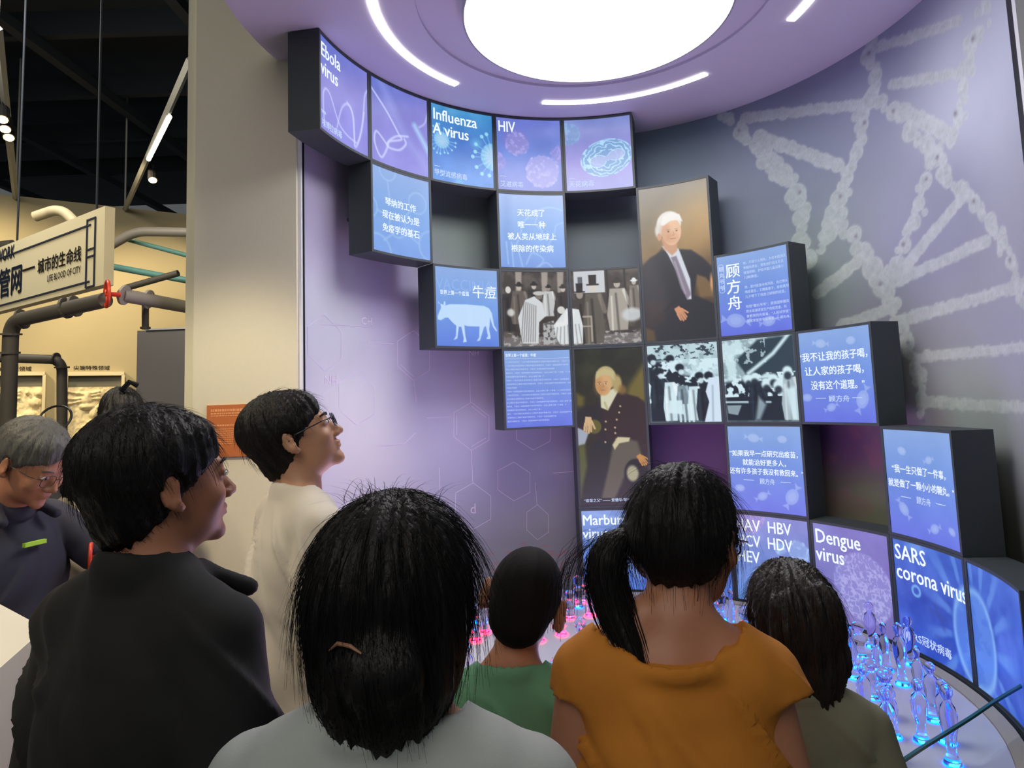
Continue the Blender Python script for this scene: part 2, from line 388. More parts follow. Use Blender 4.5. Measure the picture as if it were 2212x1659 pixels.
def p_crowd(cv):
    """plain stand-in for the black and white village scene, spread over two boxes (u runs 0..2)"""
    n = fbm(cv.u * 7, cv.v * 7, 31); cv.c[:] = (58, 52, 48); cv.mix(np.clip((n - .45) * 4, 0, 1) * .5, (120, 112, 104))
    cv.poly([(1.04, .0), (1.5, .0), (1.5, .3), (1.04, .3)], (196, 200, 204)); cv.poly([(1.1, .08), (1.17, .08), (1.17, .24), (1.1, .24)], (90, 96, 104)); cv.poly([(1.28, .08), (1.35, .08), (1.35, .24), (1.28, .24)], (90, 96, 104))
    for x in (.22, .62, .86): cv.poly([(x, 0), (x + .1, 0), (x + .08, .26), (x, .3)], (176, 168, 158), .8, .02)
    for x in (1.52, 1.78): cv.poly([(x, 0), (x + .03, 0), (x + .04, .6), (x + .01, .6)], (30, 28, 26))
    cv.poly([(0, .88), (2, .86), (2, 1.02), (0, 1.02)], (110, 104, 102)); cv.mix(np.clip((fbm(cv.u * 22, cv.v * 30, 8) - .5) * 6, 0, 1) * (cv.v > .82) * .7, (190, 188, 190))
    for a in ((.1, .8, .62, (44, 40, 38), (210, 206, 200), None, 0, .17), (.27, .7, .55, (96, 88, 80), (186, 176, 164), (34, 30, 30), 0, .2), (.5, .66, .52, (44, 42, 40), (188, 180, 170), (30, 28, 28), 0, .17),
              (.72, .6, .42, (196, 198, 198), (150, 142, 132), (30, 28, 28), 0, .14), (.92, .7, .52, (54, 50, 48), (190, 180, 168), (50, 46, 44), .02, .18), (1.15, .98, .74, (64, 58, 52), (150, 142, 132), 'top', -.03, .24),
              (1.32, .98, .84, (92, 86, 78), (206, 200, 190), 'top', .0, .22), (1.68, .82, .70, (166, 160, 150), (176, 168, 158), (40, 36, 34), 0, .22), (1.93, .6, .46, (120, 112, 104), (180, 172, 164), (220, 226, 228), 0, .13)): figure(cv, *a)
    cv.poly([(.28, .9), (.24, .62), (.36, .38), (.5, .33), (.62, .42), (.66, .6), (.56, .68), (.54, .96), (.3, .96)], (206, 210, 212))
    for k in range(7): cv.line([(.34 + .03 * k, .4 + .01 * k), (.28 + .035 * k, .94)], .006, (90, 86, 84), .7, .01)
    cv.disc(.57, .33, .045, (120, 112, 104)); cv.disc(.57, .29, .08, (190, 190, 186), 1, None, .028)
    cv.poly([(.62, .7), (.78, .66), (.82, .95), (.62, .98)], (170, 172, 172)); cv.mix((fbm(cv.u * 30, cv.v * 30, 2) > .55) * (np.hypot(cv.u - .72, cv.v - .8) < .13) * .8, (70, 66, 64))
    cv.poly([(.78, .72), (.98, .5), (1.1, .52), (1.15, .74), (1.14, .98), (.86, .98), (.8, .86)], (214, 220, 222))
    for k in range(6): cv.line([(.84 + .05 * k, .72), (.8 + .065 * k, .97)], .007, (110, 108, 108), .6, .012)
    cv.disc(.9, .52, .05, (206, 206, 202)); cv.line([(1.0, .55), (.96, .7), (.84, .72)], .03, (226, 228, 228), 1, .02)
    cv.line([(1.16, .62), (1.28, .62), (1.28, .95)], .012, (170, 160, 146), .9); cv.line([(1.16, .75), (1.28, .75)], .01, (170, 160, 146), .9)
    cv.disc(1.88, .62, .13, (198, 204, 206), .9, .04, .09); cv.disc(.13, .55, .05, (226, 226, 222), .8, .03)
def p_photo(cv, k):
    n = fbm(cv.u * 9, cv.v * 9, 40 + k); g = np.random.default_rng(k + 3); W = (208, 232, 240); K = (20, 34, 46)
    if k == 0:
        cv.c[:] = (186, 212, 220); cv.mix(np.clip((n - .5) * 5, 0, 1) * .45, (110, 130, 138)); cv.mix((fbm(cv.u * 14, cv.v * 26, 4) > .6) * (cv.v < .2) * .8, K)
        cv.poly([(0, .12), (.1, .2), (.3, .24), (.5, .4), (.75, .45), (1, .5), (1, 1), (0, 1)], K, 1, .05)
        cv.mix(np.clip((fbm(cv.u * 11 + 2, cv.v * 13, 6) - .50) * 14, 0, 1) * (cv.v > .2) * (cv.v < .75), W)
        for x, y, h, c in ((.12, .8, .5, K), (.3, .98, .62, W), (.48, .98, .56, (120, 140, 152)), (.64, .98, .54, W), (.76, .98, .5, K)): figure(cv, x, y, h, c, K, K, 0, .14)
        for x, y in ((.06, .16), (.32, .18), (.45, .3), (.16, .34), (.72, .42), (.85, .42)): cv.disc(x, y, .055, K, 1, .02, .05); cv.disc(x + .02, y + .06, .035, W, .9, .02)
        cv.poly([(.8, .62), (.86, .45), (.98, .44), (1, .6), (1, 1), (.76, 1), (.84, .75)], (206, 224, 240)); cv.line([(.9, .55), (.88, .98)], .01, (140, 160, 180), .7, .02)
        cv.poly([(.28, .72), (.46, .72), (.48, .9), (.26, .88)], W, .95, .02)
        for x in (.42, .48, .54, .6): cv.line([(x, .78), (x + .01, 1)], .012, W, .9)
    else:
        cv.c[:] = (196, 222, 228); cv.mix(np.clip((n - .5) * 6, 0, 1) * .5, (90, 110, 120))
        cv.poly([(.18, .25), (.5, .02), (1, 0), (1, .6), (.6, .42), (.36, .52), (.28, .4)], (40, 60, 72), 1, .03)
        cv.line([(.92, .0), (.7, .2), (.44, .36), (.34, .42)], .022, W, .95, .03); cv.mix((fbm(cv.u * 20, cv.v * 20, 9) > .62) * (cv.v < .3) * (cv.u < .6) * .7, W)
        cv.poly([(0, .52), (.3, .5), (1, .5), (1, 1), (0, 1)], K, 1, .05); cv.mix(np.clip((fbm(cv.u * 13, cv.v * 13, 16) - .52) * 14, 0, 1) * (cv.v > .42) * (cv.v < .7), W)
        cv.line([(0, .76), (.62, .77)], .012, W, .8); cv.poly([(.02, .8), (.22, .8), (.16, .92), (.03, .9)], (150, 168, 176), .9)
        for x, y, h, c in ((.44, .98, .58, K), (.9, .98, .62, (170, 190, 198))): figure(cv, x, y, h, c, W, None, 0, .17)
        for x, y in ((.34, .5), (.42, .48), (.58, .56), (.68, .5), (.74, .58), (.88, .42)): cv.disc(x, y, .06, W, 1, .03); cv.disc(x, y + .05, .045, K, .9, .03)
        cv.poly([(.46, .7), (.56, .8), (.46, .98), (.4, .98)], W, .6, .04); cv.poly([(.84, .62), (.98, .6), (.98, .98), (.9, .98)], W, .9, .04)
def face(cv, cx, cy, w, h, skin, shade, hair, mode, turn=0.):
    cv.disc(cx, cy, w, skin, 1, .01, h); cv.disc(cx - w * .7 * 1.0, cy + h * .1, w * .55, shade, .45, .05, h * .8)
    cv.disc(cx + turn * w, cy + h * .45, w * .6, shade, .3, .04, h * .4)
    for sg in (-1, 1):
        ex = cx + turn * w + sg * w * .42 / cv.asp
        cv.line([(ex - w * .2, cy - h * .17), (ex + w * .2, cy - h * .19)], .003, tuple(np.array(hair) * .7), .8, .006)
        cv.disc(ex, cy - h * .03, w * .16, (226, 216, 206) if mode else shade, .8, .006, h * .05); cv.disc(ex, cy - h * .03, w * .07, (44, 34, 30), 1, .005)
    cv.line([(cx + turn * w + w * .05, cy - h * .05), (cx + turn * w + w * .16, cy + h * .25), (cx + turn * w - w * .05, cy + h * .28)], .003, tuple(np.array(shade) * .8), .7, .008)
    cv.line([(cx + turn * w - w * .25, cy + h * .52), (cx + turn * w + w * .28, cy + h * .52)], .004, (150, 84, 70), .8, .008)
def hand(cv, cx, cy, s, col, ang=0.):
    c_, s_ = math.cos(ang), math.sin(ang); f = lambda x, y: (cx + s * (x * c_ - y * s_) / cv.asp, cy + s * (x * s_ + y * c_))
    cv.poly([f(-.3, -.6), (f(.3, -.6)), f(.42, .2), f(-.36, .3)], col, 1, .01)
    for k, (x, l) in enumerate(((-.3, .75), (-.1, .95), (.12, .95), (.32, .8))): cv.line([f(x, .1), f(x * 1.1, l)], s * .1, tuple(np.array(col) * (1 - .05 * (k % 2))), 1, .006)
    cv.line([f(.36, -.2), f(.7, .5)], s * .09, col, 1, .006)
def p_portrait(cv):      # unit: u 0..1, v 0..2
    n = fbm(cv.u * 3, cv.v * 3, 51); cv.grad([(0, (122, 112, 92)), (.35, (168, 142, 96)), (.8, (150, 122, 84)), (1.2, (96, 80, 60)), (2, (40, 34, 34))])
    cv.c += (n[..., None] - .5) * 30; cv.disc(.1, .1, .6, (96, 94, 84), .6, .5); cv.disc(.75, .55, .35, (196, 158, 100), .45, .4)
    cv.poly([(.72, 1.15), (1, 1.05), (1, 1.5), (.8, 1.5)], (120, 96, 66), 1, .05)
    cv.poly([(0, 1.02), (.12, .92), (.3, .84), (.5, .84), (.72, .88), (.88, 1.0), (1.02, 1.15), (1.02, 1.4), (.9, 1.25), (.78, 1.2), (.72, 1.45), (1.02, 1.6), (1.02, 2.02), (-.02, 2.02)], (44, 46, 52), 1, .03)
    cv.poly([(0, 1.02), (.14, .95), (.3, 1.3), (.36, 1.6), (.1, 1.7), (0, 1.5)], (62, 60, 66), .7, .12); cv.poly([(0, 1.5), (.3, 1.5), (.3, 1.75), (0, 1.85)], (74, 56, 52), .5, .1)
    cv.poly([(.3, .78), (.38, .9), (.56, 1.28), (.62, 1.5), (.68, 1.5), (.68, 1.25), (.54, .84)], (206, 212, 222), 1, .015)
    cv.poly([(.42, .94), (.5, .93), (.58, 1.15), (.68, 1.44), (.62, 1.5), (.54, 1.35), (.47, 1.1)], (134, 124, 140), 1, .02); cv.line([(.47, 1.0), (.56, 1.3), (.6, 1.42)], .008, (176, 170, 184), .8, .02)
    cv.poly([(.3, .8), (.4, .96), (.3, .98), (.22, .88)], (40, 42, 48), .6, .03)
    cv.poly([(.3, .68), (.52, .7), (.52, .86), (.44, .92), (.33, .82)], (198, 152, 120), 1, .02)
    cv.disc(.42, .5, .158, (222, 218, 210), 1, .02, .16); cv.disc(.27, .58, .05, (212, 208, 200), 1, .03, .09); face(cv, .45, .61, .125, .175, (226, 182, 146), (186, 134, 100), (176, 170, 164), 0, .12)
    cv.disc(.27, .66, .025, (204, 150, 118), 1, .01, .05); cv.poly([(.3, .5), (.34, .4), (.46, .36), (.58, .4), (.62, .5), (.56, .47), (.44, .47), (.34, .52)], (230, 228, 222), 1, .015)
    cv.line([(.45, 1.5), (.36, 1.56), (.3, 1.62)], .02, (40, 36, 36), .6, .03); hand(cv, .5, 1.65, .12, (206, 146, 110), -.5); cv.disc(.98, 1.32, .02, (220, 160, 110), .9, .02, .1)
    cv.poly([(.0, 1.82), (.12, 1.86), (.14, 2.), (0, 2.)], (120, 90, 50), .6, .04)
def p_gentleman(cv):
    n = fbm(cv.u * 4, cv.v * 4, 61); cv.grad([(0, (34, 38, 30)), (1., (52, 50, 34)), (2, (26, 26, 28))]); cv.mix(np.clip((n - .5) * 3, 0, 1) * .5, (74, 78, 46))
    cv.poly([(1.02, .2), (.78, .5), (.72, .66), (1.02, .78)], (124, 110, 50), .9, .08); cv.poly([(0, .56), (.12, .62), (.1, .8), (0, .78)], (118, 106, 46), .8, .06); cv.poly([(0, 1.0), (.16, 1.08), (.1, 1.22), (0, 1.24)], (168, 178, 196), 1, .02)
    cv.poly([(0, 1.24), (.1, 1.22), (.12, 1.5), (0, 1.9)], (96, 100, 54), .9, .05)
    cv.poly([(.0, .82), (.2, .72), (.38, .68), (.6, .56), (.9, .64), (1.02, .72), (1.02, 1.6), (.9, 1.3), (.7, 1.2), (.42, 1.16), (.3, 1.2), (.2, 1.05), (0, 1.0)], (54, 40, 40), 1, .03)
    cv.poly([(0, .74), (.36, .72), (.4, 1.15), (.2, 1.2), (.08, 1.9), (.3, 2.02), (.4, 1.6), (.5, 1.2), (.3, 1.1), (0, .95)], (38, 40, 44), .8, .05)
    cv.poly([(.52, 1.2), (.62, 1.14), (.86, 1.2), (.92, 1.4), (.7, 1.55), (.5, 1.92), (.3, 1.92), (.42, 1.55)], (98, 92, 80), 1, .04); cv.poly([(.5, 1.24), (.58, 1.14), (.76, 1.15), (.74, 1.2), (.6, 1.22), (.53, 1.3)], (214, 206, 166), 1, .015)
    cv.poly([(.36, .6), (.6, .5), (.62, .56), (.46, .8), (.36, .76)], (222, 220, 190), 1, .015); cv.line([(.42, .7), (.45, .78)], .012, (180, 172, 120), .8, .02)
    cv.disc(.45, .38, .135, (196, 180, 128), 1, .02, .15); cv.disc(.61, .46, .06, (186, 166, 112), 1, .03, .11); cv.disc(.68, .54, .05, (150, 112, 62), .8, .04, .06); face(cv, .41, .46, .105, .15, (222, 176, 122), (186, 128, 80), (160, 130, 90), 1, -.1)
    cv.poly([(.3, .4), (.32, .3), (.44, .26), (.56, .3), (.58, .42), (.52, .36), (.4, .34), (.33, .38)], (206, 192, 140), 1, .015)
    for x, y in ((.64, .75), (.62, .83), (.58, .92), (.42, .94), (.55, 1.02), (.41, 1.04), (.55, 1.09), (.56, 1.17), (.4, 1.2)): cv.disc(x, y, .012, (206, 186, 146), 1, .008)
    cv.disc(.25, 1.0, .09, (106, 100, 44), .95, .02); hand(cv, .16, .95, .13, (222, 186, 140), .1); cv.disc(.82, 1.6, .15, (26, 28, 32), 1, .02, .18); cv.disc(.77, 1.6, .075, (176, 172, 140), 1, .03, .1); hand(cv, .9, 1.42, .1, (206, 146, 80), -.6)
    cv.mix((cv.v > 1.9) * 1., (28, 26, 34)); cv.c *= .92
def p_marburg(cv):
    cv.grad([(0, (120, 150, 214)), (1, (70, 110, 204))]); cv.c += (fbm(cv.u * 4, cv.v * 4, 71)[..., None] - .5) * 50
    for P in ([(.1, .3), (.3, .6), (.6, .7), (.9, .5)], [(0, .7), (.4, .55), (.8, .85)], [(.2, .05), (.5, .1), (.8, 0)]): cv.line(curve_pts(P), .02, (150, 180, 232), .6, .04)
def p_hep(cv):
    cv.grad([(0, (132, 138, 208)), (1, (96, 140, 214))]); cv.c += (fbm(cv.u * 4, cv.v * 4, 72)[..., None] - .5) * 46
    fuzzy(cv, .2, .02, .2, (150, 128, 196), 11, .6); fuzzy(cv, .85, .35, .13, (140, 170, 226), 12, .7); fuzzy(cv, .5, .75, .25, (136, 172, 228), 13, .6); fuzzy(cv, .6, .35, .08, (150, 190, 234), 14, .6)
def p_dengue(cv):
    cv.grad([(0, (118, 112, 190)), (1, (122, 112, 184))], .3); cv.c += (fbm(cv.u * 4, cv.v * 4, 73)[..., None] - .5) * 24
    d = np.hypot((cv.u - .62) * cv.asp, cv.v - .58); a = np.arctan2(cv.v - .58, (cv.u - .62) * cv.asp); m = np.clip((.36 - d) / .03, 0, 1)
    cv.mix(m * .8, (140, 138, 208)); n3 = fbm(cv.u * 15 + np.cos(a) * d * 9, cv.v * 15 + np.sin(a) * d * 9, 3, 3); wv = 1.3 - np.abs(n3 - .5) * 13 + .35 * np.sin(d * 60); cv.mix(m * np.clip(wv * 1.6, 0, 1) * .7, (184, 182, 236))
    cv.disc(.1, .3, .2, (134, 150, 214), .35, .15, ry=.4)
def p_sars(cv, half):
    U = cv.u + half; cv.grad([(0, (60, 100, 200)), (.5, (52, 84, 190)), (1, (58, 92, 206))]); n = fbm(U * 4, cv.v * 4, 81); cv.c += (n[..., None] - .5) * 70
    X = (U - 1.06) * cv.asp; Y = cv.v - .62; a = np.arctan2(Y / 1.6, X); d = np.hypot(X, Y / 1.6); e = np.hypot(X / .26, Y / .42)
    sp = np.clip(np.sin(a * 15 + 2 * n) * 1.4 - .2, 0, 1) * np.clip((e - .95) * 4, 0, 1) * np.clip((2.6 - e), 0, 1); cv.mix(sp * .55, (110, 158, 232))
    cv.mix(np.clip((1 - e) / .08, 0, 1) * .9, (88, 132, 222)); cv.mix(np.clip(1 - np.abs(e - .93) / .14, 0, 1) * .75, (140, 188, 240)); cv.mix(np.clip((1 - e) / .3, 0, 1) * (fbm(U * 8, cv.v * 8, 5) > .55) * .4, (60, 100, 206))
    if half == 0: cv.ring(.27, .44, .045, .012, (120, 176, 236), .9, .015); cv.disc(.3, .03, .1, (130, 180, 236), .5, .06, .05)
    for P in ([(.45, .56), (.68, .6)], [(.5, .78), (.72, .8)], [(.52, .5), (.62, .68)]): cv.line([(x - half, y) for x, y in P], .02, (50, 70, 160), .6, .03)
PAINTS = dict(ebola0=lambda c: p_ebola(c, 0), ebola1=lambda c: p_ebola(c, 1), flu=p_flu, hiv=p_hiv, pox=p_pox, mol=p_mol, hand=p_hand, cow=p_cow, q0=lambda c: p_quote(c, 0), q1=lambda c: p_quote(c, 1), q2=lambda c: p_quote(c, 2), q3=lambda c: p_quote(c, 3),
              crowd0=p_crowd, crowd1=p_crowd, text=lambda c: blue(c, (112, 140, 214), (96, 112, 214)), ph0=lambda c: p_photo(c, 0), ph1=lambda c: p_photo(c, 1), portrait=p_portrait, gent=p_gentleman, marburg=p_marburg, hep=p_hep, dengue=p_dengue,
              sars0=lambda c: p_sars(c, 0), sars1=lambda c: p_sars(c, 1), plain=p_marburg)

def color_attr(me, rgb):
    a = me.color_attributes.new('Col', 'FLOAT_COLOR', 'POINT')
    L = lin(np.clip(rgb, 0, 255)).reshape(-1, 3); a.data.foreach_set('color', np.c_[L, np.ones(len(L))].astype(np.float32).ravel())
def grid_faces(nx, ny):
    i = np.arange(ny - 1)[:, None] * nx + np.arange(nx - 1)[None]
    return np.stack([i, i + nx, i + nx + 1, i + 1], -1).reshape(-1, 4)

# ================================================================== SETTING
def build_setting():
    o = newmesh('floor', [(-9, -6, 0), (7, -6, 0), (7, 9, 0), (-9, 9, 0)], [(0, 1, 2, 3)], M_FLOOR); tag(o, kind='structure')
    # curved mural wall ---------------------------------------------------
    t0 = wall_hit(657, 600)[0]; t1 = wall_hit(2185, 90)[0]; print('wall t', t0, t1)
    nx, ny = 660, 372; T = np.linspace(t0, t1, nx); Z = np.linspace(ZC, .0, ny)
    tt, zz = np.meshgrid(T, Z)
    V = np.stack([WX * np.sin(tt), WC + WY * np.cos(tt), zz], -1).reshape(-1, 3)
    S = WX * tt
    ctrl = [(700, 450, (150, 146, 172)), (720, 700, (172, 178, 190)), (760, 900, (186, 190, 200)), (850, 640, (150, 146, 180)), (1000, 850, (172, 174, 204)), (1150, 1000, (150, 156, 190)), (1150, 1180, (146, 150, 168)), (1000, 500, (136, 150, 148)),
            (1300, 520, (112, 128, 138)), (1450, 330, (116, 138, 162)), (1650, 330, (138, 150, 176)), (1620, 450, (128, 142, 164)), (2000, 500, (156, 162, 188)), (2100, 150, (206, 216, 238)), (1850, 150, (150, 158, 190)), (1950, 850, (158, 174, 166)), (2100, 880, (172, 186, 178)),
            (1480, 960, (124, 84, 150)), (1830, 940, (138, 88, 140)), (1870, 1090, (140, 148, 116)), (1930, 880, (126, 98, 140)), (2160, 1220, (92, 96, 88)), (2180, 700, (166, 172, 190)), (1200, 760, (110, 90, 150)), (1760, 600, (138, 156, 156))]  # purple and darker tones paint the shade around the boxes into the print
    ctrl = [(a, b_, tuple(min(v * (1.05 if a < 1000 else .98 if a < 1250 else .86), 246) for v in c)) for a, b_, c in ctrl]  # left lightened and right darkened in colour to balance the lamp light
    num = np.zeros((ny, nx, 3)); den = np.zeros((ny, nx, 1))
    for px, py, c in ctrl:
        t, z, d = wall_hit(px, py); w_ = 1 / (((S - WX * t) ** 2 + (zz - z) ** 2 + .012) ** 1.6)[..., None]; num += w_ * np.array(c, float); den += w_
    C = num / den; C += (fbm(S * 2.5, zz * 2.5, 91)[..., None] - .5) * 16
    # rolling pink and olive cloud low on the right
    t, z, d = wall_hit(1850, 1000); m = np.exp(-(((S - WX * t) / .5) ** 2 + ((zz - z) / .28) ** 2)) * np.clip((fbm(S * 8, zz * 8, 95, 5) - .48) * 7, 0, 1)
    C = C * (1 - .45 * m[..., None]) + np.array((166, 96, 122.)) * .45 * m[..., None]
    for k in range(46):  # red specks painted into the wall colour as reflections
        px, py = 1060 + rng.uniform(0, 190), 1175 + rng.uniform(0, 110); t, z, d = wall_hit(px, py)
        m = np.exp(-(((S - WX * t) / .022) ** 2 + ((zz - z) / .005) ** 2)); C = C * (1 - .5 * m[..., None]) + np.array((214, 90, 84.)) * .5 * m[..., None]
    # helix of small cells ------------------------------------------------
    strands = [[(1560, 250, 14), (1600, 285, 22), (1650, 325, 26), (1690, 375, 28), (1720, 420, 30), (1730, 470, 26), (1728, 520, 26), (1745, 560, 28), (1760, 590, 20)],
               [(1895, 60, 18), (1875, 120, 26), (1890, 165, 24), (1880, 215, 28), (1862, 270, 22), (1850, 330, 22), (1830, 385, 20), (1812, 430, 28), (1800, 470, 30), (1790, 505, 26), (1760, 540, 24)],
               [(1800, 480, 20), (1845, 505, 24), (1865, 545, 28), (1885, 580, 34), (1905, 620, 30), (1925, 660, 26), (1945, 700, 26), (1960, 740, 24), (1978, 800, 22), (1990, 860, 20), (1995, 905, 18)],
               [(1885, 200, 22), (1930, 240, 26), (1965, 285, 28), (2000, 310, 26), (2025, 340, 26), (2040, 375, 28), (2075, 410, 26), (2105, 440, 26), (2140, 480, 28), (2165, 520, 26), (2185, 565, 24), (2200, 620, 26), (2208, 670, 22)],
               [(2130, 10, 22), (2105, 80, 24), (2095, 130, 22), (2080, 190, 24), (2070, 250, 22), (2055, 300, 22), (2015, 335, 22), (2000, 390, 24), (1985, 440, 22), (1975, 480, 24), (1955, 530, 22), (1935, 570, 22), (1910, 610, 24)]]
    rungs = [(1610, 254, 1855, 226, 13), (1640, 295, 1815, 360, 16), (1925, 184, 2080, 156, 13), (1895, 104, 2075, 44, 13), (1950, 240, 2050, 290, 20), (1765, 635, 1860, 560, 15), (1935, 600, 2080, 425, 15), (1930, 610, 2135, 520, 15), (1955, 690, 2190, 622, 15),
             (1985, 772, 2235, 748, 13), (1995, 868, 2235, 882, 14), (1815, 705, 1935, 662, 14)]
    D = np.full(S.shape, 9.); blobs = []
    for st in strands:
        for (ax, ay, ar), (bx, by, br) in zip(st[:-1], st[1:]):
            L = math.hypot(bx - ax, by - ay)
            for k in range(int(L / 9)):
                f = k / (L / 9); q = rng.normal(0, .32, 2); r0 = ar + (br - ar) * f
                blobs.append((ax + (bx - ax) * f + q[0] * r0, ay + (by - ay) * f + q[1] * r0, r0 * rng.uniform(.35, .62)))
            blobs += [(ax, ay, ar * .8)]
    for ax, ay, bx, by, r in rungs:
        L = math.hypot(bx - ax, by - ay)
        for k in range(int(L / 6) + 1):
            f = k / (L / 6); blobs.append((ax + (bx - ax) * f, ay + (by - ay) * f + rng.normal(0, 1.2), r * rng.uniform(.75, 1.0)))
    pat = np.zeros(S.shape)
    for px, py, r in blobs:
        t, z, d = wall_hit(px, py)
        if not t0 - .1 < t < t1 + .1: continue
        rm = r * d / FPX; j0, j1 = np.searchsorted(T, [t - rm * 1.6 / WX, t + rm * 1.6 / WX]); i0, i1 = np.searchsorted(-Z, [-(z + rm * 1.4), -(z - rm * 1.4)])
        if j1 <= j0 or i1 <= i0: continue
        dd = np.hypot(S[i0:i1, j0:j1] - WX * t, zz[i0:i1, j0:j1] - z) - rm
        nd = dd < D[i0:i1, j0:j1]; D[i0:i1, j0:j1] = np.where(nd, dd, D[i0:i1, j0:j1]); pat[i0:i1, j0:j1] = np.where(np.abs(dd + rm * .12) < .004, .5, pat[i0:i1, j0:j1])
    m = np.clip(.5 - D / .008, 0, 1)[..., None] * .52; n = fbm(S * 40, zz * 40, 77, 3)[..., None]
    C = C * (1 - m) + (np.array((184, 196, 188.)) + (n - .5) * 46) * m
    C += (pat * 13)[..., None] * (m > .1)
    for st in strands:
        for ax, ay, ar in st[1::3]:
            t, z, d = wall_hit(ax + rng.uniform(-8, 8), ay + rng.uniform(-8, 8)); g = np.exp(-(np.hypot(S - WX * t, zz - z) / .016) ** 2 * (1 + 2 * n[..., 0])); C = C * (1 - .7 * g[..., None]) + np.array((96, 92, 108.)) * .7 * g[..., None]
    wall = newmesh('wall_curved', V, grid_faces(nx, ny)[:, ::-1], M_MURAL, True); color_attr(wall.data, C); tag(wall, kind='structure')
    # printed molecule outlines on the left
    mb = MB()
    def wline(a, b, wd=.0028):
        for k in range(6):
            p = wall_hit(a[0] + (b[0] - a[0]) * k / 6, a[1] + (b[1] - a[1]) * k / 6); q = wall_hit(a[0] + (b[0] - a[0]) * (k + 1) / 6, a[1] + (b[1] - a[1]) * (k + 1) / 6)
            d = np.array([WX * (q[0] - p[0]), q[1] - p[1]]); d /= np.linalg.norm(d) + 1e-9; n_ = np.array([-d[1], d[0]]) * wd / 2
            V_ = [wall_pt(p[0] - n_[0] / WX, p[1] - n_[1], .002), wall_pt(p[0] + n_[0] / WX, p[1] + n_[1], .002), wall_pt(q[0] + n_[0] / WX, q[1] + n_[1], .002), wall_pt(q[0] - n_[0] / WX, q[1] - n_[1], .002)]
            mb.add(V_, [(0, 1, 2, 3)])
    def hexa(cx, cy, rx, ry, sk=6, dbl=()):
        P = [(cx + rx * math.sin(k * PI / 3), cy - ry * math.cos(k * PI / 3) + sk * math.sin(k * PI / 3)) for k in range(6)]
        for k in range(6): wline(P[k], P[(k + 1) % 6])
        for k in dbl:
            Q = [(cx + (x - cx) * .84, cy + (y - cy) * .84) for x, y in (P[k], P[(k + 1) % 6])]; wline(*Q)
    hexa(893, 768, 40, 54, 5, (3,)); hexa(1018, 921, 44, 52, 4, (0, 2, 4)); hexa(1022, 1093, 44, 50, 4); hexa(1161, 1128, 27, 38, 3); hexa(1152, 930, 42, 42, 2); hexa(700, 740, 42, 60, 6); hexa(1110, 1040, 40, 42, 3); hexa(770, 860, 44, 58, 6)
    for a, b in (((795, 741), (850, 743)), ((894, 822), (899, 868)), ((922, 903), (974, 900)), ((1018, 973), (1021, 1043)), ((815, 963), (874, 958)), ((874, 958), (897, 935)), ((1013, 760), (1016, 868)), ((1160, 1090), (1156, 1042)), ((1195, 1022), (1240, 1018)), ((690, 700), (795, 705)), ((948, 1010), (950, 1060)), ((700, 850), (770, 800))): wline(a, b)
    mb.build('molecule_lines', mat('faint_print_line', (214, 206, 232), .55), wall)
    for s, px, py, sz in (('NH', 700, 830, .07), ('CH', 780, 700, .06), ('d', 1015, 1110, .09), ('NH', 1012, 768, .05)):
        Vt, Ft = text_verts(s, sz, .001); t, z, d = wall_hit(px, py)
        newmesh('printed_lettering', [wall_pt(t + v[0] / WX, z + v[1], .002) for v in Vt], Ft, mat('faint_print_line', (0, 0, 0)), False, wall)
    # wall ends: black profile with white strip -----------------------------
    for k, (t, sg, nm) in enumerate(((t0, -1, 'trim_1'), (t1, 1, 'trim_3'))):
        a = (.014 if k == 0 else .034) / WX; m1 = MB(); m1.bent(t, t + sg * 1.6 * a, WX - .004, WX + .03, 0, ZC, 2, lambda t_, r, z: (r * math.sin(t_), WC + (r + WY - WX) * math.cos(t_), z))
        tag(m1.build(nm, mat('black_profile', (20, 22, 24), .4)), kind='structure')
        m2 = MB(); m2.bent(t + sg * 1.65 * a, t + sg * 2.6 * a, WX - .008, WX + .04, 0, ZC, 2, lambda t_, r, z: (r * math.sin(t_), WC + (r + WY - WX) * math.cos(t_), z))
        tag(m2.build(nm[:-1] + str(k * 2 + 2), mat('white_strip', (205, 210, 214), .5)), kind='structure')
    # soffit: outer ring, step, inner recess, lamp drum ---------------------
    cy = .095; ff = lambda t_, r, z: (r * math.sin(t_), cy + r * math.cos(t_), z)
    m = MB(); m.bent(0, 2 * PI, .82, 1.555, ZC, ZC + .05, 128, ff); m.bent(0, 2 * PI, 1.555, 1.66, ZC + .0, ZC + .05, 96, lambda t_, r, z: (r * math.sin(t_) * (1. if r < 1.6 else 1.0), cy + r * math.cos(t_), z))
    # left part of the ring stops at its rim: keep only the rim inside 1.555 there
    o = m.build('ceiling', M_CEIL); tag(o, kind='structure')
    m = MB(); m.lathe([(.0, .016), (.86, .016), (.86, .20), (.0, .20)], 96, (0, cy, ZC)); o = m.build('ceiling_recess', M_CEIL); tag(o, kind='structure')
    m = MB(); m.lathe([(.82, 0.0), (.862, 0.0), (.862, .017), (.822, .017)], 96, (0, cy, ZC), False)
    r_ = empty('ceiling_lamp', (.008, .09, Z0 - .07)); tag(r_, 'huge glowing white disc lamp in the middle of the round ceiling', 'lamp')
    m = MB(); m.lathe([(0, 0), (.607, 0), (.607, .012), (0, .012)], 96); o = m.build('diffuser', M_LAMP, r_, False)
    m = MB(); m.lathe([(.608, -.002), (.616, -.002), (.616, .09), (.608, .09)], 96, (0, 0, 0), False); m.build('rim', mat('lamp_rim', (150, 150, 158), .4), r_)
    # led arcs
    def angs(px, py): P = atz(px, py, Z0); return math.atan2(P[0], P[1] - cy)
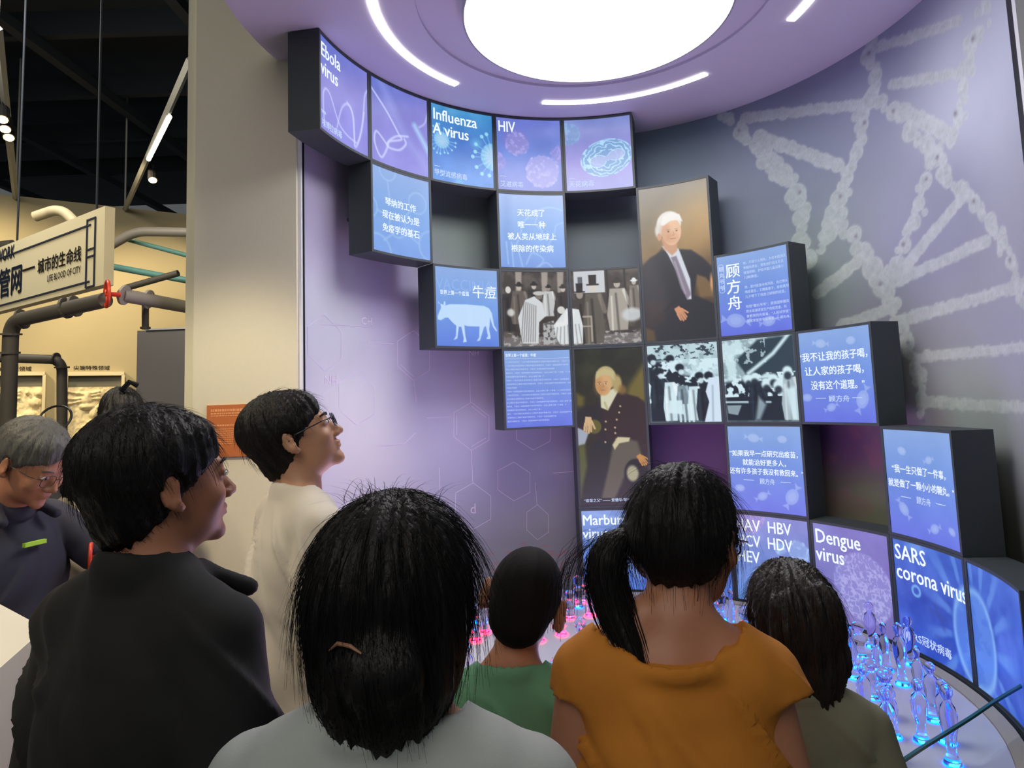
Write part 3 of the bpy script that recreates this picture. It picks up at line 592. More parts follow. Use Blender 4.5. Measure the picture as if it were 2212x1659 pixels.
    ends = [(angs(985, 185), -2.0, 'long curved white light strip on the left side of the round ceiling'), (angs(1172, 224), angs(1527, 162), 'short curved white light strip above the screens at the far side of the round ceiling'), (angs(1697, 45), 2.3, 'curved white light strip at the right side of the round ceiling')]
    for a, b, lb in ends:
        a, b = min(a, b), max(a, b); m = MB(); m.bent(a, b, .993, 1.033, ZC - .006, ZC + .002, 40, ff); o = m.build('light_strip', M_LED); tag(o, lb, 'light strip', 'curved light strips in the round ceiling')
    # pier left of the display ---------------------------------------------
    py_ = .5; xr = wall_pt(t0, 0)[0] - .02; x1 = atplane(418, 700, (0, py_, 0), np.array([0, 1., 0]))[0]; x0 = atplane(400, 700, (0, py_ + .03, 0), np.array([0, 1., 0]))[0]
    m = MB(); m.box(((x1 + xr) / 2, py_ + .2, 2.7), ((xr - x1) / 2, .2, 2.7)); m.box(((x0 + x1) / 2, py_ + .23, 2.7), ((x1 - x0) / 2, .2, 2.7)); o = m.build('wall_pier', M_PIER); tag(o, kind='structure')
    return t0, t1, (x1, xr, py_)
T0W, T1W, PIER = build_setting()

# ------------------------------------------------------------------ light boxes
GRP = 'light boxes of the curved display'
def lettering(parent, body, c, r, u, v, size, m=M_TXT, align='LEFT', off=None, sp=1.0, ls=1.0, sx=1.0, fit=None, name='lettering'):
    """flat lettering bent on to the screen; u, v = place inside the cell (v down), size = height in cell units"""
    s = size * HH; V, F = text_verts(body, s, s * .03 if off is None else off * s * 2.6, align, sp, ls)
    if fit: sx = fit * A * R / (V[:, 0].max() - V[:, 0].min())
    t = gpos(c) + A * u; z = zrow(r) - HH * v
    P = [((R + .002) * math.sin(t + x * sx / R), (R + .002) * math.cos(t + x * sx / R), z + y) for x, y, _ in V]
    return newmesh(name, P, F, m, False, parent)
def dash(parent, c, r, u, v, w_=.09, m=M_TXT2, h=.006):
    b = MB(); t = gpos(c) + A * u; b.bent(t, t + A * w_, R + .0015, R + .003, zrow(r) - HH * (v + h), zrow(r) - HH * v, 3); return b.build('dash', m, parent)
def lightbox(c, r, paint, label, rows=1, uoff=0):
    root = empty('light_box', (R * math.sin(gpos(c + .5)), R * math.cos(gpos(c + .5)), zrow(r + rows)))
    tag(root, label, 'light box', GRP)
    t0, t1 = gpos(c) + .0006, gpos(c + 1) - .0006; za, zb = zrow(r + rows) + .0006, zrow(r) - .0006
    def rel(o):
        o.parent = root; o.matrix_parent_inverse = Matrix.Translation(-Vector(root.location)); return o
    m = MB(); m.bent(t0, t1, R + .006, R + DEP, za, zb, 14)
    gx = GX * A; gz = GZ * HH
    m.bent(t0, t0 + gx, R, R + .0062, za, zb, 2); m.bent(t1 - gx, t1, R, R + .0062, za, zb, 2)
    m.bent(t0 + gx, t1 - gx, R, R + .0062, za, za + gz, 14); m.bent(t0 + gx, t1 - gx, R, R + .0062, zb - gz, zb, 14)
    rel(m.build('housing', M_BOX))
    nx, ny = (104, 116 * rows)
    if rows == 2: nx = 116
    U = np.linspace(GX, 1 - GX, nx); Vv = np.linspace(GZ, rows - GZ, ny); uu, vv = np.meshgrid(U, Vv)
    cv = Cv(nx, ny, .885, (U[0] - GX) / (1 - 2 * GX) + uoff, 1 + uoff, 0, rows)
    PAINTS[paint](cv)
    tt = gpos(c) + A * uu; V = np.stack([(R + .004) * np.sin(tt), (R + .004) * np.cos(tt), Z0 - HH * (r + vv)], -1).reshape(-1, 3)
    o = newmesh('screen', V, grid_faces(nx, ny), M_SCREEN, False); color_attr(o.data, cv.c); rel(o)
    # brackets that carry the box on the wall
    for q in (.25, .75):
        mb = MB()
        t = gpos(c + q); z = zrow(r + rows * .5); tw = math.atan2(math.sin(t), math.cos(t)); dx, dy = math.sin(t), math.cos(t)
        # distance to the wall ellipse along this direction
        a_ = (dx / WX) ** 2 + (dy / WY) ** 2; b_ = -WC * dy / WY ** 2; c_ = WC * WC / WY ** 2 - 1; L = (-b_ + math.sqrt(b_ * b_ - a_ * c_)) / a_
        if L > R + DEP and T0W < tw < T1W: mb.tube([(dx * (R + DEP - .004), dy * (R + DEP - .004), z), (dx * (L - .0005), dy * (L - .0005), z)], .012, 8)
        if mb.V: rel(mb.build('bracket', M_BOX))
    return root, rel
def L(box, *a, **k): box[1](lettering(None, *a, **k))
def Dd(box, *a, **k): box[1](dash(None, *a, **k))
b = lightbox(0, 0, 'ebola0', 'purple light box reading Ebola virus, at the left end of the top row'); L(b, 'Ebola\nvirus', 0, 0, .045, .23, .2, off=.012, ls=.92, fit=.42); L(b, '埃博拉病毒', 0, 0, .06, .93, .085, M_TXT2, fit=.42); Dd(b, 0, 0, .06, .8)
b = lightbox(1, 0, 'ebola1', 'purple light box with a pale looping virus thread, beside the Ebola one')
b = lightbox(2, 0, 'flu', 'bright blue light box reading Influenza A virus with spiky round viruses'); L(b, 'Influenza\nA virus', 2, 0, .055, .22, .2, off=.012, ls=.9, fit=.69); L(b, '甲型流感病毒', 2, 0, .06, .91, .085, M_TXT2, fit=.5); Dd(b, 2, 0, .06, .8)
b = lightbox(3, 0, 'hiv', 'violet-blue light box reading HIV with fuzzy round viruses'); L(b, 'HIV', 3, 0, .055, .21, .2, off=.012, fit=.25); L(b, '艾滋病毒', 3, 0, .06, .93, .085, M_TXT2, fit=.34); Dd(b, 3, 0, .06, .8)
b = lightbox(4, 0, 'pox', 'lilac light box with an oval wrinkled pale blue virus, right end of the top row'); L(b, '天花病毒', 4, 0, .06, .92, .09, M_TXT2, fit=.36); Dd(b, 4, 0, .06, .81)
b = lightbox(1, 1, 'mol', 'pale blue light box with three lines of Chinese text over linked circles')
for i, s in enumerate(('琴纳的工作', '现在被认为是', '免疫学的基石')): L(b, s, 1, 1, .5, .43 + .15 * i, .1, align='CENTER', off=.012, fit=(.51, .61, .61)[i])
b = lightbox(3, 1, 'hand', 'pale blue light box with four lines of Chinese text over a faint hand drawing')
for i, s in enumerate(('天花成了', '唯一一种', '被人类从地球上', '根除的传染病')): L(b, s, 3, 1, .5, .3 + .155 * i, .1, align='CENTER', off=.012, fit=(.4, .4, .71, .61)[i])
b = lightbox(2, 2, 'cow', 'blue light box with a white cow silhouette'); L(b, 'VACCINIA', 2, 2, .04, .3, .2, M_FAINT, off=.005, fit=.86); L(b, '世界上第一个疫苗', 2, 2, .1, .355, .06, off=.01, fit=.44); L(b, '牛痘', 2, 2, .59, .365, .17, off=.005, fit=.35)
lightbox(3, 2, 'crowd0', 'light box with a black and white village crowd, its left half')
lightbox(4, 2, 'crowd1', 'light box with a black and white village crowd, its right half with top hats', uoff=1)
lightbox(5, 1, 'portrait', 'tall light box with the painted portrait of a white-haired man in a dark suit', rows=2)
b = lightbox(6, 2, 'q3', 'blue light box with a vertical Chinese name, paragraphs and two sweets')
for i, s in enumerate('顾方舟'): L(b, s, 6, 2, .14, .28 + .19 * i, .18, off=.008)
for i, s in enumerate('糖丸爷爷'): L(b, s, 6, 2, .055, .2 + .075 * i, .065, M_TXT2)
bm = MB(); tp = []
for k in range(24):
    q = 2 * PI * k / 24; x = .085 + .035 * math.cos(q) ; y = (.29 + (.14 if math.sin(q) > 0 else -.14)) + .03 * math.sin(q); t = gpos(6) + A * x; tp.append(((R + .002) * math.sin(t), (R + .002) * math.cos(t), zrow(2) - HH * y))
bm.tube(tp, .0015, 5, True); b[1](bm.build('outline', M_TXT2))
for i, s in enumerate(('他，不顾个人得失，为在中国消灭', '脊髓灰质炎，首批进行自主灭活', '疫苗研制，护佑中国儿童远离小', '儿麻痹症。', '', '他，面对疫苗未知风险，自己带头', '喝疫苗后，又瞒着妻子，给刚满月的', '儿子喂下了他自己研制的疫苗。', '', '他是“糖丸爷爷”，是我国脊髓灰', '质炎疫苗研发生产的拓荒者、科', '普教育的先驱者，“人民科学家”', '国家荣誉称号获得者——顾方舟。')):
    if s: L(b, s, 6, 2, .38, .16 + .0565 * i, .038, M_TXT2, off=0.004, fit=.57 * len(s) / 15)
b = lightbox(3, 3, 'text', 'blue light box filled with small lines of Chinese text')
L(b, '世界上第一个疫苗：牛痘', 3, 3, .05, .1, .045, off=.01, fit=.44); b[1](dash(None, 3, 3, .05, .125, .9, h=.004))
sent = '十八世纪天花流行，一位乡村医生发现挤奶女工感染牛痘后不再患天花，于是为一名男孩接种牛痘并获得成功，从此人类有了第一个疫苗，'
for i, n in enumerate((38, 36, 28, 38, 22, 36, 37, 6, 37, 37, 22, 37, 34, 20, 37, 28, 24)): L(b, (sent * 2)[(i * 9) % 40:(i * 9) % 40 + n], 3, 3, .05, .175 + .0455 * i, .0225, M_TXT2, off=0.)
b = lightbox(4, 3, 'gent', 'tall light box with the painted portrait of a man in a buttoned dark coat', rows=2); L(b, '“疫苗之父” —— 爱德华·琴纳', 4, 3, .08, 1.92, .045, M_TXT2)
lightbox(5, 3, 'ph0', 'black and white photograph light box with a queue and a pale dress')
lightbox(6, 3, 'ph1', 'light box with a black and white photograph of people under a dark roof')
def quote(c, r, p, lines, label, y0, dy, sz, ys, ft, fn):
    b = lightbox(c, r, p, label)
    for i, s in enumerate(lines): L(b, s, c, r, .5, y0 + dy * i, sz, align='CENTER', off=.012, fit=ft[i])
    L(b, '顾方舟', c, r, .5, ys, .07, M_TXT2, align='CENTER', fit=fn); Dd(b, c, r, .2, ys - .035, .13); Dd(b, c, r, .67, ys - .035, .13)
quote(7, 3, 'q0', ('“我不让我的孩子喝，', '让人家的孩子喝，', '没有这个道理。”'), 'blue quotation light box with three lines, above the purple gap on the right', .33, .15, .1, .76, (.9, .77, .70), .27)
quote(6, 4, 'q1', ('“如果我早一点研究出疫苗，', '就能治好更多人，', '还有许多孩子我没有救回来。”'), 'blue quotation light box left of the purple gap, above the hepatitis one', .36, .1, .075, .665, (.87, .55, .94), .19)
quote(8, 4, 'q2', ('“我一生只做了一件事，', '就是做了一颗小小的糖丸。”'), 'blue quotation light box with two lines at the right end, above the coronavirus one', .41, .13, .08, .66, (.73, .9), .19)
b = lightbox(4, 5, 'marburg', 'blue light box reading Marburg virus, left end of the bottom row'); L(b, 'Marburg\nvirus', 4, 5, .04, .2, .18, off=.012, ls=.9, fit=.62)
lightbox(5, 5, 'plain', 'blue light box in the bottom row behind the ponytail')
b = lightbox(6, 5, 'hep', 'blue light box reading HAV HBV HCV HDV HEV')
for i, s in enumerate(('HAV  HBV', 'HCV  HDV', 'HEV')): L(b, s, 6, 5, .05, .2 + .175 * i, .18, off=.01, fit=(.7, .7, .28)[i])
b = lightbox(7, 5, 'dengue', 'purple light box reading Dengue virus with a round wrinkled virus'); L(b, 'Dengue\nvirus', 7, 5, .05, .22, .2, off=.012, ls=.9, fit=.57)
b = lightbox(8, 5, 'sars0', 'deep blue light box reading SARS corona virus'); L(b, 'SARS\ncorona virus', 8, 5, .05, .2, .19, off=.012, ls=.9, fit=.93); L(b, 'SARS冠状病毒', 8, 5, .09, .89, .09, M_TXT2, fit=.6); Dd(b, 8, 5, .08, .78)
b = lightbox(9, 5, 'sars1', 'deep blue light box at the far right end of the bottom row without text')

# ------------------------------------------------------------------ round table, glass guard
def build_table():
    root = empty('display_table', (0, 0, 0)); tag(root, 'round grey display table with a raised tan edge band below the screens', 'table')
    m = MB(); m.lathe([(0, TZ - .03), (1.245, TZ - .03), (1.245, TZ), (0, TZ)], 96); m.build('table_top', mat('table_acrylic', (176, 180, 196), .22, vary=.02), root)
    m = MB(); m.bent(0, 2 * PI, 1.246, 1.30, TZ - .03, TZ + .006, 96); m.build('edge_band', mat('tan_band', (150, 146, 136), .6, bump=(90, .2)), root)
    m = MB(); m.lathe([(0, .002), (1.2, .002), (1.2, TZ - .031), (0, TZ - .031)], 96); m.build('pedestal', mat('pale_pedestal', (200, 202, 206), .5), root)
    t = MB(); t.bent(gpos(4), gpos(10), R - .004, R + .0, TZ - .02, TZ + .004, 60); t.build('black_joint', M_BOX, root)
    g = empty('glass_guard', (0, -1.05, TZ)); tag(g, 'curved clear glass guard with a green edge standing across the front of the round table', 'glass guard')
    half = [(0, -1.06), (.28, -1.02), (.52, -.915), (.71, -.795), (.93, -.655), (1.08, -.555), (1.25, -.45), (1.40, -.37)]
    path = curve_pts([(-x, y) for x, y in half[:0:-1]] + half, 8)
    def strip(z0, z1, th, name, m_):
        m = MB(); n = len(path); V = []
        for k, (x, y) in enumerate(path):
            a = np.array(path[max(k - 1, 0)]); b2 = np.array(path[min(k + 1, n - 1)]); d = (b2 - a) / np.linalg.norm(b2 - a); q = np.array([-d[1], d[0]]) * th / 2
            V += [(x - q[0], y - q[1], z0), (x + q[0], y + q[1], z0), (x + q[0], y + q[1], z1), (x - q[0], y - q[1], z1)]
        F = [(0, 3, 2, 1), tuple(4 * (n - 1) + k for k in (0, 1, 2, 3))] + [(4 * k + c, 4 * k + (c + 1) % 4, 4 * k + 4 + (c + 1) % 4, 4 * k + 4 + c) for k in range(n - 1) for c in range(4)]
        m.add(V, F); o = m.build(name, m_); o.parent = g; o.matrix_parent_inverse = Matrix.Translation((0, 1.05, -TZ))
    strip(TZ + .007, .592, .008, 'glass_pane', mat('guard_glass', (250, 255, 253), .0, trans=1., ior=1.03)); strip(.592, .6, .009, 'glass_edge', mat('glass_edge_green', (30, 84, 84), .2))
build_table()
M_ACR = mat('clear_acrylic', (228, 226, 255), .05, trans=1., ior=1.22)
M_BLED = mat('blue_led', (10, 30, 120), .3, emit=(0, 70, 255), es=12.); M_BLED2 = mat('blue_led_core', (10, 60, 160), .3, emit=(30, 190, 255), es=16.)
M_RLED = mat('red_led', (120, 10, 20), .3, emit=(255, 40, 70), es=14.)
def figure_proto(h, kind, red):
    root = empty('acrylic_figure', (0, 0, TZ))
    m = MB()
    if kind == 0: prof = [(.026, .004), (.024, .012), (.014, .03), (.013, .06), (.024, .11), (.026, .14), (.020, .165), (.008, .18), (.013, .188), (.018, .2), (.018, .21), (.012, .222), (.0, .226)]
    elif kind == 1: prof = [(.024, .004), (.02, .02), (.015, .05), (.017, .09), (.022, .12), (.018, .15), (.009, .172), (.010, .182), (.013, .2), (.012, .22), (.0, .23)]
    else: prof = [(.03, .004), (.028, .02), (.022, .05), (.026, .075), (.034, .09), (.032, .11), (.018, .126), (.012, .134), (.02, .142), (.029, .158), (.030, .172), (.022, .19), (0., .198)]
    k = h / .226; m.lathe([(max(r, .0005) * (1 if k > .9 else .9), z * k) for r, z in prof], 18); m.build('body', M_ACR, root, True)
    m = MB(); m.lathe([(0, 0), (.028, 0), (.028, .0035), (0, .0035)], 18); m.build('light_base', M_RLED if red else M_BLED, root)
    m = MB()
    for sx in (-1, 1): m.lathe([(0, .0036), (.0055, .0036), (.0055, .0042), (0, .0042)], 8, (sx * .011, 0, 0))
    m.build('light_point', M_RLED if red else M_BLED2, root)
    if red:
        m = MB(); m.tube([(.031 * math.cos(q), .031 * math.sin(q), .0035) for q in np.linspace(0, 2 * PI, 20)[:-1]], .0022, 6, True); m.build('light_ring', M_RLED, root)
    return root
protos = {(k, red): None for k in (0, 1, 2) for red in (0, 1)}
def put_fig(x, y, kind, red, h, label, rz=0.):
    global protos
    p = protos[(kind, red)]
    if p is None:
        p = figure_proto(.226 if kind < 2 else .2, kind, red); protos[(kind, red)] = p; o = p
    else:
        o = p.copy(); COL.objects.link(o)
        for ch in p.children:
            c = ch.copy(); COL.objects.link(c); c.parent = o
    o.location = (x, y, TZ + .0004); o.scale = (1, 1, h / (.226 if kind < 2 else .2)); o.rotation_euler = (0, 0, rz)
    tag(o, label, 'figure', 'clear acrylic figures on the round table'); return o
spots = [(1845, 1465, 1, 0, .2, 'clear slim acrylic figure with blue base, leftmost in the cluster below the Dengue box'), (1950, 1480, 0, 0, .24, 'tall clear acrylic figure with blue base below the joint between Dengue and coronavirus boxes'),
         (1988, 1516, 1, 0, .2, 'clear acrylic figure with blue base nearest the coronavirus box'), (1858, 1418, 2, 0, .17, 'small clear acrylic figure with blue base close to the hair of the girl'), (1884, 1508, 2, 0, .17, 'broad clear acrylic figure with blue base, middle of the right cluster'),
         (1915, 1448, 1, 0, .19, 'clear acrylic figure with blue base left of the tallest one'), (1918, 1550, 2, 0, .2, 'clear acrylic figure with several blue lights in the right cluster'), (2018, 1557, 0, 0, .2, 'clear acrylic figure with blue base at the right rim of the cluster'),
         (1930, 1592, 1, 0, .17, 'short clear acrylic figure with blue base behind the green glass edge'), (1925, 1640, 0, 0, .22, 'clear acrylic figure with bright blue base at the bottom of the right cluster'), (2058, 1652, 0, 0, .24, 'clear acrylic figure with blue base in the bottom right corner'),
         (1250, 1312, 2, 0, .2, 'clear round-headed acrylic figure with blue base beside the Marburg box'), (1232, 1336, 2, 1, .17, 'clear round-headed acrylic figure with red ring right of the child'), (1262, 1300, 2, 1, .16, 'clear acrylic figure with red ring between child and ponytail'),
         (1030, 1348, 0, 0, .2, 'clear acrylic figure with blue base between the long-haired woman and the child'), (1028, 1384, 2, 1, .2, 'clear acrylic figure with red ring just left of the neck of the child'), (1165, 1384, 2, 1, .18, 'clear acrylic figure with red base below the ear of the child')]
pts = []
for px, py, k, rd, h, lb in spots:
    P = atz(px, py, TZ); pts.append((P[0], P[1])); put_fig(P[0], P[1], k, rd, h, lb, rng.uniform(0, 3))
for px, py in ((1900, 1482), (1968, 1436), (1872, 1560), (1992, 1602), (1846, 1506), (2046, 1604), (1884, 1398), (1830, 1442), (1208, 1352), (1275, 1330), (1560, 1340), (1048, 1366)):
    P = atz(px, py, TZ)
    if min(math.hypot(P[0] - u, P[1] - v) for u, v in pts) < .07: continue
    pts.append((P[0], P[1])); rd = int(px < 1300); put_fig(P[0], P[1], int(px) % 3, rd, .2, 'clear acrylic figure with a lit ' + ('red base among those showing between the heads' if rd else 'blue base among those crowded before the coronavirus box'), rng.uniform(0, 3))
tries = 0; nfig = 0
while nfig < 46 and tries < 5000:
    tries += 1; a = rng.uniform(0, 2 * PI); q = 1.14 * math.sqrt(rng.uniform(0, 1)); x, y = q * math.sin(a), q * math.cos(a)
    if min(math.hypot(x - u, y - v) for u, v in pts) < .125: continue
    if x > .78 and y > -.75: continue
    pts.append((x, y)); nfig += 1; k = int(rng.integers(0, 3)); rd = int(rng.uniform() < .5 and x < .5)
    put_fig(x, y, k, rd, rng.uniform(.16, .24), 'clear person-shaped acrylic figure with a lit ' + ('red' if rd else 'blue') + ' base in the crowd at the table centre', rng.uniform(0, 3))
light('table_glow', 'AREA', (-.1, .1, TZ + .27), 19, (.74, .64, .96), 1.5, (-.1, .1, 4))
light('table_glow_red', 'AREA', (-.35, .2, TZ + .26), 4.5, (1., .3, .5), .8, (-.35, .2, 4))

# ================================================================== HALL ON THE LEFT
def build_hall():
    P0 = atd(0, 450, 7.04); P1 = atd(400, 465, 8.0); ux = (P1 - P0); ux[2] = 0; ux /= np.linalg.norm(ux); n = np.array([ux[1], -ux[0], 0.]); n = n if n[1] < 0 else -n
    zt = atplane(200, 441, P0, n)[2]
    on = lambda x, y, off=0.: atplane(x, y, P0 + n * off, n)
    a = P0 - ux * 5; b_ = P1 + ux * 1.2; m = MB(); m.add([(a[0], a[1], 0), (b_[0], b_[1], 0), (b_[0], b_[1], zt), (a[0], a[1], zt)] + [(q[0] - n[0] * .1, q[1] - n[1] * .1, z) for q, z in ((a, 0), (b_, 0), (b_, zt), (a, zt))],
             [(0, 1, 2, 3), (7, 6, 5, 4), (3, 2, 6, 7), (0, 3, 7, 4), (1, 5, 6, 2), (0, 4, 5, 1)])
    tag(m.build('wall_far', mat('hall_wall_paint', (176, 164, 132), .8, vary=.04)), kind='structure')
    m = MB(); m.box((-4.4, 3., 5.65), (4.6, 6.5, .05)); o = m.build('ceiling_hall', M_DARK); tag(o, kind='structure')
    m = MB()
    for k in range(7): m.box((-4.4, -.5 + k * 1.2, 5.3), (4.5, .04, .12))
    for k in range(4): m.box((-8 + k * 1.6, 3, 5.1), (.05, 6, .05))
    tag(m.build('trim_5', mat('dark_beam', (24, 30, 38), .9)), kind='structure')
    Ma = Matrix(((ux[0], n[0], 0), (ux[1], n[1], 0), (0, 0, 1)))
    Mn = np.array(Ma)
    def onbox(mb, x0, y0, x1, y1, th, off=0., xm=None):
        p = on(x0, (y0 + y1) / 2, off); q = on(x1, (y0 + y1) / 2, off); zc0 = on((x0 + x1) / 2, y0, off)[2]; zc1 = on((x0 + x1) / 2, y1, off)[2]
        c = (p + q) / 2; c[2] = (zc0 + zc1) / 2; mb.box(c + n * th / 2, (np.linalg.norm((q - p)[:2]) / 2, th / 2, abs(zc0 - zc1) / 2), Mn); return c, np.linalg.norm((q - p)[:2]) / 2, abs(zc0 - zc1) / 2
    def relief(x0, x1, y0, y1, seed, label):
        root = empty('relief_panel', tuple(on((x0 + x1) / 2, y1))); tag(root, label, 'relief panel', 'relief panels on the far wall')
        inv = Matrix.Translation(-Vector(root.location)); yc = (y0 + y1) / 2
        fm = MB(); yy = y0 - 3
        onbox(fm, x0 - 6, y0 - 6, x1 + 6, y0 + 2, .07); onbox(fm, x0 - 6, y0, x0 + 1, y1, .07); onbox(fm, x1 - 1, y0, x1 + 6, y1, .07); onbox(fm, x0 - 6, y1 - 2, x1 + 6, y1 + 5, .07)
        o = fm.build('frame', mat('cream_frame', (226, 214, 178), .6)); o.parent = root; o.matrix_parent_inverse = inv
        bm_ = MB(); onbox(bm_, x0, y0, x1, y0 + 26, .012); o = bm_.build('shade_band', mat('shade_band', (110, 108, 96), .7)); o.parent = root; o.matrix_parent_inverse = inv  # grey strip stands in for the shade under the top of the recess
        nx, ny = 70, 60; p = on(x0, yc); q = on(x1, yc); za = on((x0 + x1) / 2, y0 + 26)[2]; zb = on((x0 + x1) / 2, y1)[2]
        U, Vv = np.meshgrid(np.linspace(0, 1, nx), np.linspace(0, 1, ny)); g = np.random.default_rng(seed); Hh = np.zeros(U.shape)
        for k in range(16):
            cx, cy, rx, ry = g.uniform(0, 1), g.uniform(.05, 1), g.uniform(.04, .17), g.uniform(.03, .13); Hh = np.maximum(Hh, .055 * np.sqrt(np.clip(1 - ((U - cx) / rx) ** 2 - ((Vv - cy) / ry) ** 2, 0, 1)))
        for k in range(3): Hh = np.maximum(Hh, .03 * np.clip(1 - np.abs(Vv - .08 - .1 * k - .05 * np.sin(U * 5 + k)) / .03, 0, 1) * (U < .6))
        Hh += .006 * (fbm(U * 20, Vv * 20, seed) > .5)
        W = p[None, None] * (1 - U[..., None]) + q[None, None] * U[..., None]; W[..., 2] = za + (zb - za) * Vv; W = W + n * (Hh + .014)[..., None]
        o = newmesh('relief', W.reshape(-1, 3), grid_faces(nx, ny), mat('plaster_relief', (232, 218, 178), .7), True); o.parent = root; o.matrix_parent_inverse = inv
    relief(145, 262, 810, 945, 4, 'cream relief panel on the far wall, right one with the raised oval shell shapes'); relief(-30, 92, 810, 945, 9, 'cream relief panel on the far wall at the left picture edge, behind the pipe')
    def walltext(s, x0, x1, y, hpx, label):
        p = on(x0, y, .004); q = on(x1, y, .004); V, F = text_verts(s, 1., .03); wv = V[:, 0].max(); k = np.linalg.norm((q - p)[:2]) / wv
        o = newmesh('wall_lettering', [tuple(p + (q - p) / np.linalg.norm(q - p) * v[0] * k + np.array([0, 0, v[1] * k])) for v in V], F, mat('dark_lettering', (40, 38, 34), .6)); tag(o, label, 'lettering', 'black headings above the relief panels')
    walltext('尖端特殊领域', 158, 237, 799, 10, 'black Chinese heading of six characters above the right relief panel'); walltext('生命健康领域', -16, 68, 801, 10, 'black Chinese heading above the left relief panel, partly behind the pipe')
    # grey column and pieces behind the pier
    c0 = atd(295, 800, 5.2); c1 = atd(420, 800, 5.2); zt2 = atd(340, 712, 5.2)[2]
    m = MB(); m.box(((c0[0] + c1[0]) / 2, c0[1] + .15, zt2 / 2), ((c1[0] - c0[0]) / 2, .15, zt2 / 2)); o = m.build('column', mat('grey_column', (128, 124, 120), .7, vary=.03)); tag(o, kind='structure')
    m = MB(); m.box(((c0[0] + c1[0]) / 2 + .05, c0[1] - .002, zt2 + .006), ((c1[0] - c0[0]) / 2 - .02, .012, .006)); tag(m.build('trim_6', mat('white_strip', (0, 0, 0))), kind='structure')
    # hanging sign ----------------------------------------------------------
    A_ = atd(227, 450, 3.45); B_ = atd(0, 530, 4.22); sx = A_ - B_; sx[2] = 0; Ls = np.linalg.norm(sx); sx /= Ls; sn = np.array([sx[1], -sx[0], 0.]); sn = sn if (CAM - A_) @ sn > 0 else -sn
    ztop = (A_[2] + B_[2]) / 2; zb = (atplane(218, 617, A_, sn)[2] + atplane(0, 672, A_, sn)[2]) / 2; Ll = Ls + .9
    root = empty('hanging_sign', tuple(A_ - sx * Ll / 2 + np.array([0, 0, zb - A_[2]]))); tag(root, 'cream hanging sign board with blue and black Chinese lettering above the pipes', 'sign'); inv = Matrix.Translation(-Vector(root.location))
    Ms = np.array([[sx[0], sn[0], 0], [sx[1], sn[1], 0], [0, 0, 1.]])
    def sbox(mb, u0, u1, z0, z1, o0, o1):   # u measured leftwards from the right edge
        c = A_ - sx * (u0 + u1) / 2 + sn * (o0 + o1) / 2; c = np.array([c[0], c[1], (z0 + z1) / 2]); mb.box(c, (abs(u1 - u0) / 2, abs(o1 - o0) / 2, abs(z1 - z0) / 2), Ms)
    m = MB(); sbox(m, 0, Ll, zb, ztop, -.05, 0); o = m.build('board', mat('sign_cream', (214, 204, 170), .6, vary=.02)); o.parent = root; o.matrix_parent_inverse = inv
    def su(x, y): p = atplane(x, y, A_, sn); return (A_ - p) @ sx, p[2]
    dk = mat('sign_dark_blue', (30, 42, 66), .6)
    m = MB(); u1, z1 = su(197, 490); uL = Ll - .02; _, zt_ = su(120, 514); _, zb_ = su(120, 628)
    sbox(m, u1, uL, zt_ - .004, zt_ + .004, .001, .006); sbox(m, u1, uL, zb_ - .004, zb_ + .004, .001, .006)
    ua, za = su(190, 477); ub, zb2 = su(204, 616)
    for u_ in (ua, ub): sbox(m, u_ - .005, u_ + .005, zb_ - .03, zt_ + .03, .001, .006)
    for z_ in (zb_ - .03, zt_ + .03, (zt_ + zb_) / 2 - .02, (zt_ + zb_) / 2 + .02): sbox(m, min(ua, ub) - .005, max(ua, ub) + .005, z_ - .004, z_ + .004, .001, .006)
    o = m.build('border_line', dk); o.parent = root; o.matrix_parent_inverse = inv
    def stext(s, x0, x1, ybase, m_, off=.03, stretch=1.):
        u0, z_ = su(x0, ybase); u1, _ = su(x1, ybase); V, F = text_verts(s, 1., off); wv = V[:, 0].max(); k = (u0 - u1) / wv
        P = [tuple((A_ - sx * (u0 - v[0] * k) + sn * .004)[:2]) + (z_ + v[1] * k * stretch,) for v in V]
        o = newmesh('lettering', P, F, m_, False, root); o.matrix_parent_inverse = inv
    bk = mat('sign_black', (34, 30, 28), .6)
    stext('城市的生命线', 82, 176, 590, bk, .045); stext('LIFE BLOOD OF CITY', 103, 175, 609, bk, .03, 1.2); stext('管网', -2, 47, 640, dk, .05, 1.1); stext('NETWORK', -28, 32, 577, dk, .04, 1.3); stext('—', 50, 76, 600, bk, .02)
    m = MB()
    for u_ in (.15, 1.2):
        q = A_ - sx * u_ - sn * .025; m.tube([(q[0], q[1], ztop - .01), (q[0], q[1], 5.6)], .006, 6)
    o = m.build('hanger', M_DARK); o.parent = root; o.matrix_parent_inverse = inv
    # pipes -------------------------------------------------------------------
    def pipe(P, rp, m_, label, flanges=(), seg=8, cat='pipe'):
        W = [atd(*p) for p in P]; r = rp * P[0][2] / FPX
        if len(W) > 2:
            C = []
            for i in range(len(W)):
                if 0 < i < len(W) - 1:
                    a_ = W[i] - W[i - 1]; b2 = W[i + 1] - W[i]; q = min(np.linalg.norm(a_), np.linalg.norm(b2)) * .45; q = min(q, r * 2.6)
                    s_ = W[i] - a_ / np.linalg.norm(a_) * q; e_ = W[i] + b2 / np.linalg.norm(b2) * q
                    for k in range(seg + 1): f = k / seg; C.append(s_ * (1 - f) ** 2 + W[i] * 2 * f * (1 - f) + e_ * f * f)
                else: C.append(W[i])
            W = C
        root = empty('pipe', tuple(W[0])); tag(root, label, cat, 'pipes of the city exhibit'); inv = Matrix.Translation(-Vector(root.location))
        m = MB(); m.tube(W, r, 16); o = m.build('tube', m_, None, True); shade_auto(o); o.parent = root; o.matrix_parent_inverse = inv
